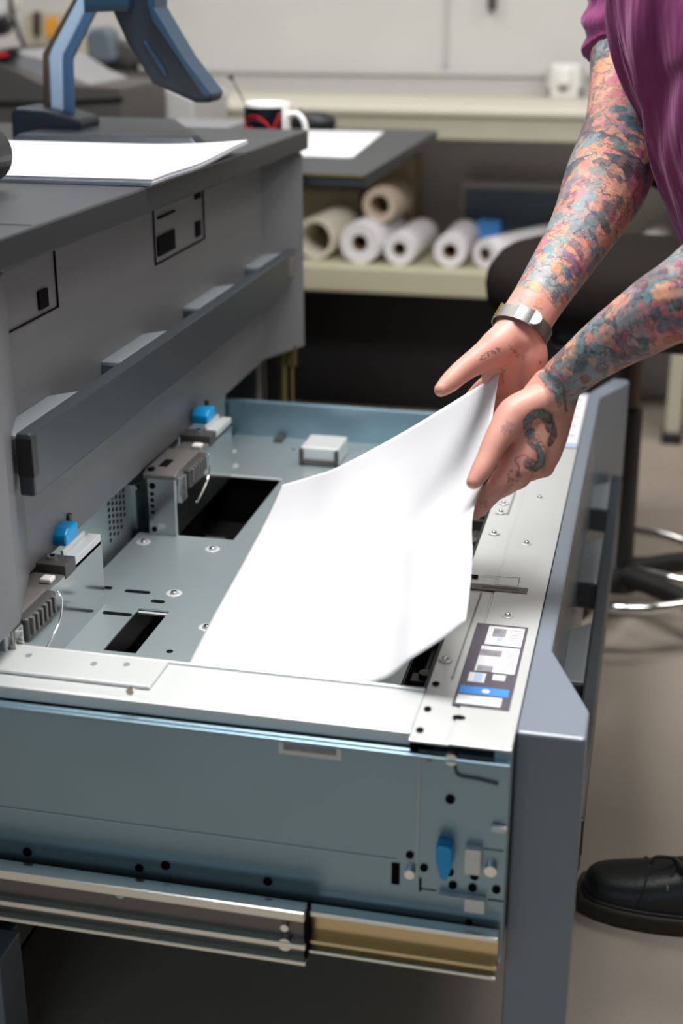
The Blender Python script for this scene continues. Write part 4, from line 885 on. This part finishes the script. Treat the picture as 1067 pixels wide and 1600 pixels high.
def skin_mat():
    m = bpy.data.materials.new('tattooed_skin'); m.use_nodes = True; nt = m.node_tree; N = nt.nodes; Lk = nt.links.new; b = N['Principled BSDF']
    b.inputs['Roughness'].default_value = .48; b.inputs['Subsurface Weight'].default_value = .12; b.inputs['Subsurface Radius'].default_value = (.012, .005, .003); b.inputs['Subsurface Scale'].default_value = .5
    tc = N.new('ShaderNodeTexCoord')
    nz = N.new('ShaderNodeTexNoise'); nz.inputs['Scale'].default_value = 22; nz.inputs['Detail'].default_value = 3; Lk(tc.outputs['Object'], nz.inputs['Vector'])
    base = N.new('ShaderNodeMix'); base.data_type = 'RGBA'; base.inputs['A'].default_value = (.60, .235, .19, 1); base.inputs['B'].default_value = (.82, .43, .34, 1)
    Lk(nz.outputs['Fac'], base.inputs['Factor'])
    # warped cells of ink
    n3 = N.new('ShaderNodeTexNoise'); n3.inputs['Scale'].default_value = 38; n3.inputs['Detail'].default_value = 2; Lk(tc.outputs['Object'], n3.inputs['Vector'])
    vm = N.new('ShaderNodeMix'); vm.data_type = 'RGBA'; vm.blend_type = 'LINEAR_LIGHT'; vm.inputs['Factor'].default_value = .035
    Lk(tc.outputs['Object'], vm.inputs['A']); Lk(n3.outputs['Color'], vm.inputs['B'])
    def cells(scale, cols):
        v = N.new('ShaderNodeTexVoronoi'); v.inputs['Scale'].default_value = scale; Lk(vm.outputs['Result'], v.inputs['Vector'])
        sp_ = N.new('ShaderNodeSeparateColor'); Lk(v.outputs['Color'], sp_.inputs[0])
        r = N.new('ShaderNodeValToRGB'); r.color_ramp.interpolation = 'CONSTANT'; e = r.color_ramp.elements
        e[0].color = (*cols[0], 1); e[1].position = 1/len(cols); e[1].color = (*cols[1], 1)
        for i, c in enumerate(cols[2:]): x = e.new((i+2)/len(cols)); x.color = (*c, 1)
        Lk(sp_.outputs[0], r.inputs['Fac']); return r, sp_
    r1, s1 = cells(30, [(.70, .34, .24), (.26, .34, .34), (.62, .20, .22), (.30, .24, .28), (.74, .38, .24), (.20, .28, .30), (.62, .28, .22), (.10, .09, .12)])
    r2, s2 = cells(80, [(.70, .34, .25), (.30, .32, .32), (.60, .16, .20), (.12, .10, .12), (.72, .36, .24), (.18, .25, .28)])
    mixc = N.new('ShaderNodeMix'); mixc.data_type = 'RGBA'; mixc.inputs['Factor'].default_value = .25; Lk(r1.outputs['Color'], mixc.inputs['A']); Lk(r2.outputs['Color'], mixc.inputs['B'])
    # drawn outlines
    ve = N.new('ShaderNodeTexVoronoi'); ve.feature = 'DISTANCE_TO_EDGE'; ve.inputs['Scale'].default_value = 55; Lk(vm.outputs['Result'], ve.inputs['Vector'])
    lt = N.new('ShaderNodeMath'); lt.operation = 'LESS_THAN'; lt.inputs[1].default_value = .035; Lk(ve.outputs['Distance'], lt.inputs[0])
    n4 = N.new('ShaderNodeTexNoise'); n4.inputs['Scale'].default_value = 60; Lk(tc.outputs['Object'], n4.inputs['Vector'])
    mr = N.new('ShaderNodeMapRange'); mr.inputs[1].default_value = .45; mr.inputs[2].default_value = .60; Lk(n4.outputs['Fac'], mr.inputs[0])
    mm = N.new('ShaderNodeMath'); mm.operation = 'MULTIPLY'; Lk(lt.outputs[0], mm.inputs[0]); Lk(mr.outputs[0], mm.inputs[1])
    mm2 = N.new('ShaderNodeMath'); mm2.operation = 'MULTIPLY'; mm2.inputs[1].default_value = .75; Lk(mm.outputs[0], mm2.inputs[0])
    li = N.new('ShaderNodeMix'); li.data_type = 'RGBA'; li.inputs['B'].default_value = (.05, .045, .06, 1); Lk(mm2.outputs[0], li.inputs['Factor']); Lk(mixc.outputs['Result'], li.inputs['A'])
    n7 = N.new('ShaderNodeTexNoise'); n7.inputs['Scale'].default_value = 75; n7.inputs['Detail'].default_value = 5; n7.inputs['Roughness'].default_value = .65; n7.inputs['Distortion'].default_value = 1.2; Lk(tc.outputs['Object'], n7.inputs['Vector'])
    m7 = N.new('ShaderNodeMapRange'); m7.inputs[1].default_value = .53; m7.inputs[2].default_value = .62; m7.inputs[3].default_value = 0; m7.inputs[4].default_value = .72; Lk(n7.outputs['Fac'], m7.inputs[0])
    dk7 = N.new('ShaderNodeMix'); dk7.data_type = 'RGBA'; dk7.inputs['B'].default_value = (.07, .075, .09, 1); Lk(m7.outputs[0], dk7.inputs['Factor']); Lk(li.outputs['Result'], dk7.inputs['A'])
    li = dk7
    sa = N.new('ShaderNodeAttribute'); sa.attribute_name = 'sleeve'
    f1 = N.new('ShaderNodeMix'); f1.data_type = 'RGBA'; Lk(sa.outputs['Fac'], f1.inputs['Factor']); Lk(base.outputs['Result'], f1.inputs['A']); Lk(li.outputs['Result'], f1.inputs['B'])
    ia = N.new('ShaderNodeAttribute'); ia.attribute_name = 'ink'
    n5 = N.new('ShaderNodeTexNoise'); n5.inputs['Scale'].default_value = 260; Lk(tc.outputs['Object'], n5.inputs['Vector'])
    m5 = N.new('ShaderNodeMapRange'); m5.inputs[1].default_value = .3; m5.inputs[2].default_value = .7; m5.inputs[3].default_value = .6; m5.inputs[4].default_value = 1.0; Lk(n5.outputs['Fac'], m5.inputs[0])
    fm = N.new('ShaderNodeMath'); fm.operation = 'MULTIPLY'; Lk(ia.outputs['Alpha'], fm.inputs[0]); Lk(m5.outputs[0], fm.inputs[1])
    f2 = N.new('ShaderNodeMix'); f2.data_type = 'RGBA'; Lk(fm.outputs[0], f2.inputs['Factor']); Lk(f1.outputs['Result'], f2.inputs['A']); Lk(ia.outputs['Color'], f2.inputs['B'])
    Lk(f2.outputs['Result'], b.inputs['Base Color'])
    bn = N.new('ShaderNodeTexNoise'); bn.inputs['Scale'].default_value = 350; bn.inputs['Detail'].default_value = 3; Lk(tc.outputs['Object'], bn.inputs['Vector'])
    bp = N.new('ShaderNodeBump'); bp.inputs['Strength'].default_value = .15; bp.inputs['Distance'].default_value = .001; Lk(bn.outputs['Fac'], bp.inputs['Height']); Lk(bp.outputs['Normal'], b.inputs['Normal'])
    return m
pe = thing('person', 'person in a purple polo shirt with tattooed arms bending over the open drawer', 'person', (0.3, 1.7, 0))
def attach(name, me, mt, parent, label=None):
    me.transform(__import__('mathutils').Matrix.Translation([-a for a in ORG[parent.name]]))
    me.materials.clear(); me.materials.append(mt if not isinstance(mt, str) else M[mt]); o = bpy.data.objects.new(name, me); C.objects.link(o); o.parent = parent; ORG[o.name] = ORG[parent.name]
    if label: o['label'] = label
    return o
attach('body', skin_me, skin_mat(), pe, 'bare arms covered in colourful tattoos')

# polo shirt
def shirt_mat():
    m = mat('purple_shirt_cloth', (.21, .028, .125), .8, bump=.0, var=.10, vscale=14); nt = m.node_tree; N = nt.nodes; b = N['Principled BSDF']
    b.inputs['Sheen Weight'].default_value = .3; b.inputs['Sheen Roughness'].default_value = .4; b.inputs['Sheen Tint'].default_value = (.9, .45, .75, 1)
    tc = N.new('ShaderNodeTexCoord'); mp = N.new('ShaderNodeMapping'); mp.inputs['Scale'].default_value = (26, 26, 5); mp.inputs['Rotation'].default_value = (0, math.radians(28), 0); nt.links.new(tc.outputs['Object'], mp.inputs['Vector'])
    n = N.new('ShaderNodeTexNoise'); n.inputs['Scale'].default_value = 1.0; n.inputs['Detail'].default_value = 2; nt.links.new(mp.outputs['Vector'], n.inputs['Vector'])
    n2 = N.new('ShaderNodeTexNoise'); n2.inputs['Scale'].default_value = 700; nt.links.new(tc.outputs['Object'], n2.inputs['Vector'])
    b1 = N.new('ShaderNodeBump'); b1.inputs['Strength'].default_value = .9; b1.inputs['Distance'].default_value = .02; nt.links.new(n.outputs['Fac'], b1.inputs['Height'])
    b2 = N.new('ShaderNodeBump'); b2.inputs['Strength'].default_value = .25; b2.inputs['Distance'].default_value = .001; nt.links.new(n2.outputs['Fac'], b2.inputs['Height']); nt.links.new(b1.outputs['Normal'], b2.inputs['Normal'])
    nt.links.new(b2.outputs['Normal'], b.inputs['Normal']); return m
sh_ = MB()
sil = [(938, -130), (945, -40), (952, 16), (968, 60), (990, 107), (1004, 161), (1013, 194), (1032, 242), (1048, 282), (1066, 322), (1090, 372), (1120, 430)]
st_pts = []
for x, y in sil:
    p = A_(x, y, 1.64); st_pts.append((p+V3(.135, .05, 0)+V3(0.0, 0, .0), .215, .135))
limb(sh_, st_pts[1:], wide=(0, 1, 0), n=36, flat_end=True)
limb(sh_, [(R_SH+V3(.02, 0, .01), .075), (V3(.05, 1.85, 1.34), .10), (V3(.09, 1.74, 1.34), .11), (V3(.13, 1.62, 1.36), .10), (L_SH, .075)])
limb(sh_, [(R_SH, .074), (A_(985, -50, 1.945), .062), (A_(977, 0, 1.915), .056), (A_(974, 40, 1.893), .0540, .062), (A_(972, 62, 1.884), .0540, .066), (A_(971, 82, 1.882), .0540, .067)], flat_end=True, wide=RT)
limb(sh_, [(L_SH, .074), (V3(.165, 1.485, 1.27), .064), (V3(.168, 1.475, 1.19), .062)], flat_end=True)
limb(sh_, [(V3(.05, 1.74, 1.37), .075), (V3(.01, 1.74, 1.425), .068)], flat_end=True)
shirt_me = remesh(sh_, 'polo_shirt', .006, 5)
cs = np.zeros(len(shirt_me.vertices)*3); shirt_me.vertices.foreach_get('co', cs); cs = cs.reshape(-1, 3)
nn = np.zeros(len(shirt_me.vertices)*3); shirt_me.vertices.foreach_get('normal', nn); nn = nn.reshape(-1, 3)
uu = cs@V3(.25, 1.0, .30); ww = cs@V3(.4, -.1, 1.0)
fold = .0045*np.sin(uu*62+1.6*np.sin(ww*9))+.003*np.sin(uu*118+2.0*np.sin(ww*13+1)+1)
slv = smooth01((cs[:, 1]-1.86)/.05)          # sleeve folds run round the arm
fold = fold*(1-slv)+slv*.005*np.sin(cs[:, 2]*150+2*np.sin(cs[:, 0]*40))*smooth01((cs[:, 2]-1.115)/.04)
cs = cs+nn*fold[:, None]; shirt_me.vertices.foreach_set('co', cs.ravel()); shirt_me.update()
ps = attach('polo_shirt', shirt_me, shirt_mat(), pe)
hemr = MB(); a_ = A_(957, 60, 1.878); b__ = A_(956, 70, 1.874); limb(hemr, [(a_, .0565), (b__, .0565)], wide=RT, sub=2)
# buttons on the placket
for x, y in [(990, 8), (996, -25)]:
    p = A_(x, y, 1.62)
# trousers, belt line
tr = MB()
limb(tr, [(V3(.40, 1.74, .99), .17, .13), (V3(.42, 1.74, .88), .18, .14)], wide=(0, 1, 0))
for yo, kx, fx_ in [(1.655, .30, .24), (1.84, .42, .46)]:
    limb(tr, [(V3(.42, yo, .90), .095), (V3(kx+.04, yo, .52), .072), (V3(fx_+.02, yo, .13), .058)], flat_end=True)
attach('trousers', remesh(tr, 'trousers', .012, 6), 'trouser', pe)
hr = MB(); limb(hr, [(HC+V3(.045, 0, .045), .080, .090), (HC+V3(.01, 0, .04), .083, .088)], wide=(0, 1, 0))
attach('hair', remesh(hr, 'hair', .006, 4), 'hair', pe)
for s_ in (-1, 1): build('eye', MB().ellipsoid(HC+V3(-.078, .032*s_, .0), (.010, .012, .010), 16, 10), 'white', pe, 0, True)
# shoes
def shoe(cx0, cy0, L_, rz, lab):
    # sections along the length: (position, half width, top height, shape)
    secs = [(0, .004, .040), (.006, .026, .052), (.020, .038, .058), (.05, .046, .062), (.09, .049, .070), (.13, .047, .082), (.17, .042, .098), (.20, .038, .112), (.24, .037, .118), (.275, .036, .116), (.292, .028, .110), (.298, .010, .100)]
    cr_, sr_ = math.cos(rz), math.sin(rz)
    def W_(l, w, z): return (cx0+l*cr_-w*sr_, cy0+l*sr_+w*cr_, z)
    up_ = MB(); k0 = 0; n_ = 20
    for l, hw, ht in secs:
        for j in range(n_):
            a = math.pi*j/(n_-1); up_.v.append(W_(l, -hw*math.copysign(abs(math.cos(a))**.75, math.cos(a)), .026+(ht-.026)*math.sin(a)**.8))
    for i in range(len(secs)-1):
        for j in range(n_-1): up_.f.append((i*n_+j, i*n_+j+1, (i+1)*n_+j+1, (i+1)*n_+j)); up_.mi.append(0)
    up_.f.append(tuple(range(n_))); up_.mi.append(0); up_.f.append(tuple((len(secs)-1)*n_+j for j in range(n_))); up_.mi.append(0)
    r = build('shoe', up_, 'leather', pe, 0, True, label=lab); sb = r.modifiers.new('s', 'SUBSURF'); sb.levels = 1; sb.render_levels = 1
    out = [(l-(.010 if l < .02 else 0)+(.008 if l > .28 else 0), hw+.007) for l, hw, _ in secs]
    ol = [W_(l, -w, 0)[:2] for l, w in out]+[W_(l, w, 0)[:2] for l, w in reversed(out)]
    so_ = MB().pz(ol, 0.0, .026); build('sole', so_, 'sole', r, .004)
    inn = [(l-.003 if l < .02 else l, hw+.003) for l, hw, _ in secs]
    il = [W_(l, -w, 0)[:2] for l, w in inn]+[W_(l, w, 0)[:2] for l, w in reversed(inn)]
    build('welt', MB().pz(il, .0255, .031), 'leather', r, .001)
    for k in range(4):
        l = .115+k*.024; z = .076+k*.0095
        la = MB(); la.tube([W_(l, -.032, z-.012), W_(l+.006, -.016, z+.003), W_(l+.008, 0, z+.008), W_(l+.006, .016, z+.003), W_(l, .032, z-.012)], .0028, 8)
        build('lace', la, 'lace', r, 0, True)
        q = W_(l-.001, -.034, z-.016); build('eyelet', MB().tube([(q[0], q[1]-.002, q[2]+.008), (q[0]+.001, q[1]-.004, q[2]), (q[0]+.009, q[1]-.003, q[2]-.002)], .0013, 6), 'metaltag', r, 0, True)
    bw = MB(); q = W_(.118, -.004, .092)
    bw.tube([q, (q[0]-.022, q[1]-.008, q[2]+.004), (q[0]-.03, q[1]-.012, q[2]-.006)], .0025, 8).tube([q, (q[0]+.008, q[1]-.022, q[2]+.01), (q[0]+.02, q[1]-.03, q[2]-.006), q], .0025, 8)
    build('lace_bow', bw, 'lace', r, 0, True)
    build('toe_cap_seam', MB().tube([W_(.075, -.048, .035), W_(.082, -.040, .058), W_(.086, -.02, .0685), W_(.087, 0, .0705), W_(.086, .02, .0685), W_(.082, .040, .058), W_(.075, .048, .035)], .0012, 6), 'lace', r, 0, True)
shoe(-.030, 1.675, .3, math.radians(-1), 'black leather lace-up shoe nearer the drawer')
shoe(.20, 1.87, .3, math.radians(4), 'black leather lace-up shoe of the far foot')
# steel wrist strap
def strap():
    c0 = A_(815, 511, 1.565); ax = A_(842, 466, 1.583)-A_(800, 541, 1.560); ax /= np.linalg.norm(ax)
    u = RT-ax*(RT@ax); u /= np.linalg.norm(u); w = np.cross(ax, u)
    def ring_(mb, r1, r2, w0, w1, a0, a1, n_, th):
        pts = [math.radians(a0+(a1-a0)*i/n_) for i in range(n_+1)]
        ins = [c0+u*(r1*math.cos(t))+w*(r2*math.sin(t)) for t in pts]; outs = [c0+u*((r1+th)*math.cos(t))+w*((r2+th)*math.sin(t)) for t in pts]
        k = len(mb.v); mb.v += [tuple(p+ax*w0) for p in ins]+[tuple(p+ax*w1) for p in ins]+[tuple(p+ax*w1) for p in outs]+[tuple(p+ax*w0) for p in outs]; q = n_+1
        for i in range(n_):
            for a in range(4): mb.f.append((k+a*q+i, k+a*q+i+1, k+((a+1) % 4)*q+i+1, k+((a+1) % 4)*q+i)); mb.mi.append(mb.cur)
        for i in (0, n_): mb.f.append((k+i, k+q+i, k+2*q+i, k+3*q+i)); mb.mi.append(mb.cur)
    b_ = MB(); ring_(b_, .0325, .0265, -.0085, .0085, 0, 360, 64, .0016)
    wt = build('wrist_strap', b_, mat('woven_steel', (.24, .23, .215), .42, .85, bump=.4, bscale=1500), pe, 0, True)
    wt.modifiers.new('e', 'EDGE_SPLIT')
    sgn = -1 if (w@FD) > 0 else 1
    am = 90*sgn
    cl = MB(); ring_(cl, .0342, .0282, -.0095, .0095, am-26*sgn, am+16*sgn, 14, .0018); build('clasp', cl, mat('satin_clasp', (.34, .33, .32), .3, .9), wt, .0006)
    ft = c0+w*sgn*.0312+u*(.0095)
    dm = MB(); N_ = 14; A = []
    for i in range(N_+1):
        t = math.radians(-90+180*i/N_); A.append(ft+u*(.011*math.cos(t))+ax*(.0095*math.sin(t)))
    dm.hull2([tuple(a-w*sgn*.0026*(1)) for a in A], [tuple(a+w*sgn*.0006) for a in A]); build('magnet_tab', dm, mat('satin_tab', (.42, .44, .48), .35, .7), wt, .0005)
    en = MB(); ring_(en, .0338, .0278, -.010, .010, am+60*sgn, am+66*sgn, 4, .0016); build('end_bar', en, 'brass', wt)
strap()
for o in bpy.data.objects:
    if o.type == 'MESH' and o.name.split('.')[0] in ('dark_stop',): pass
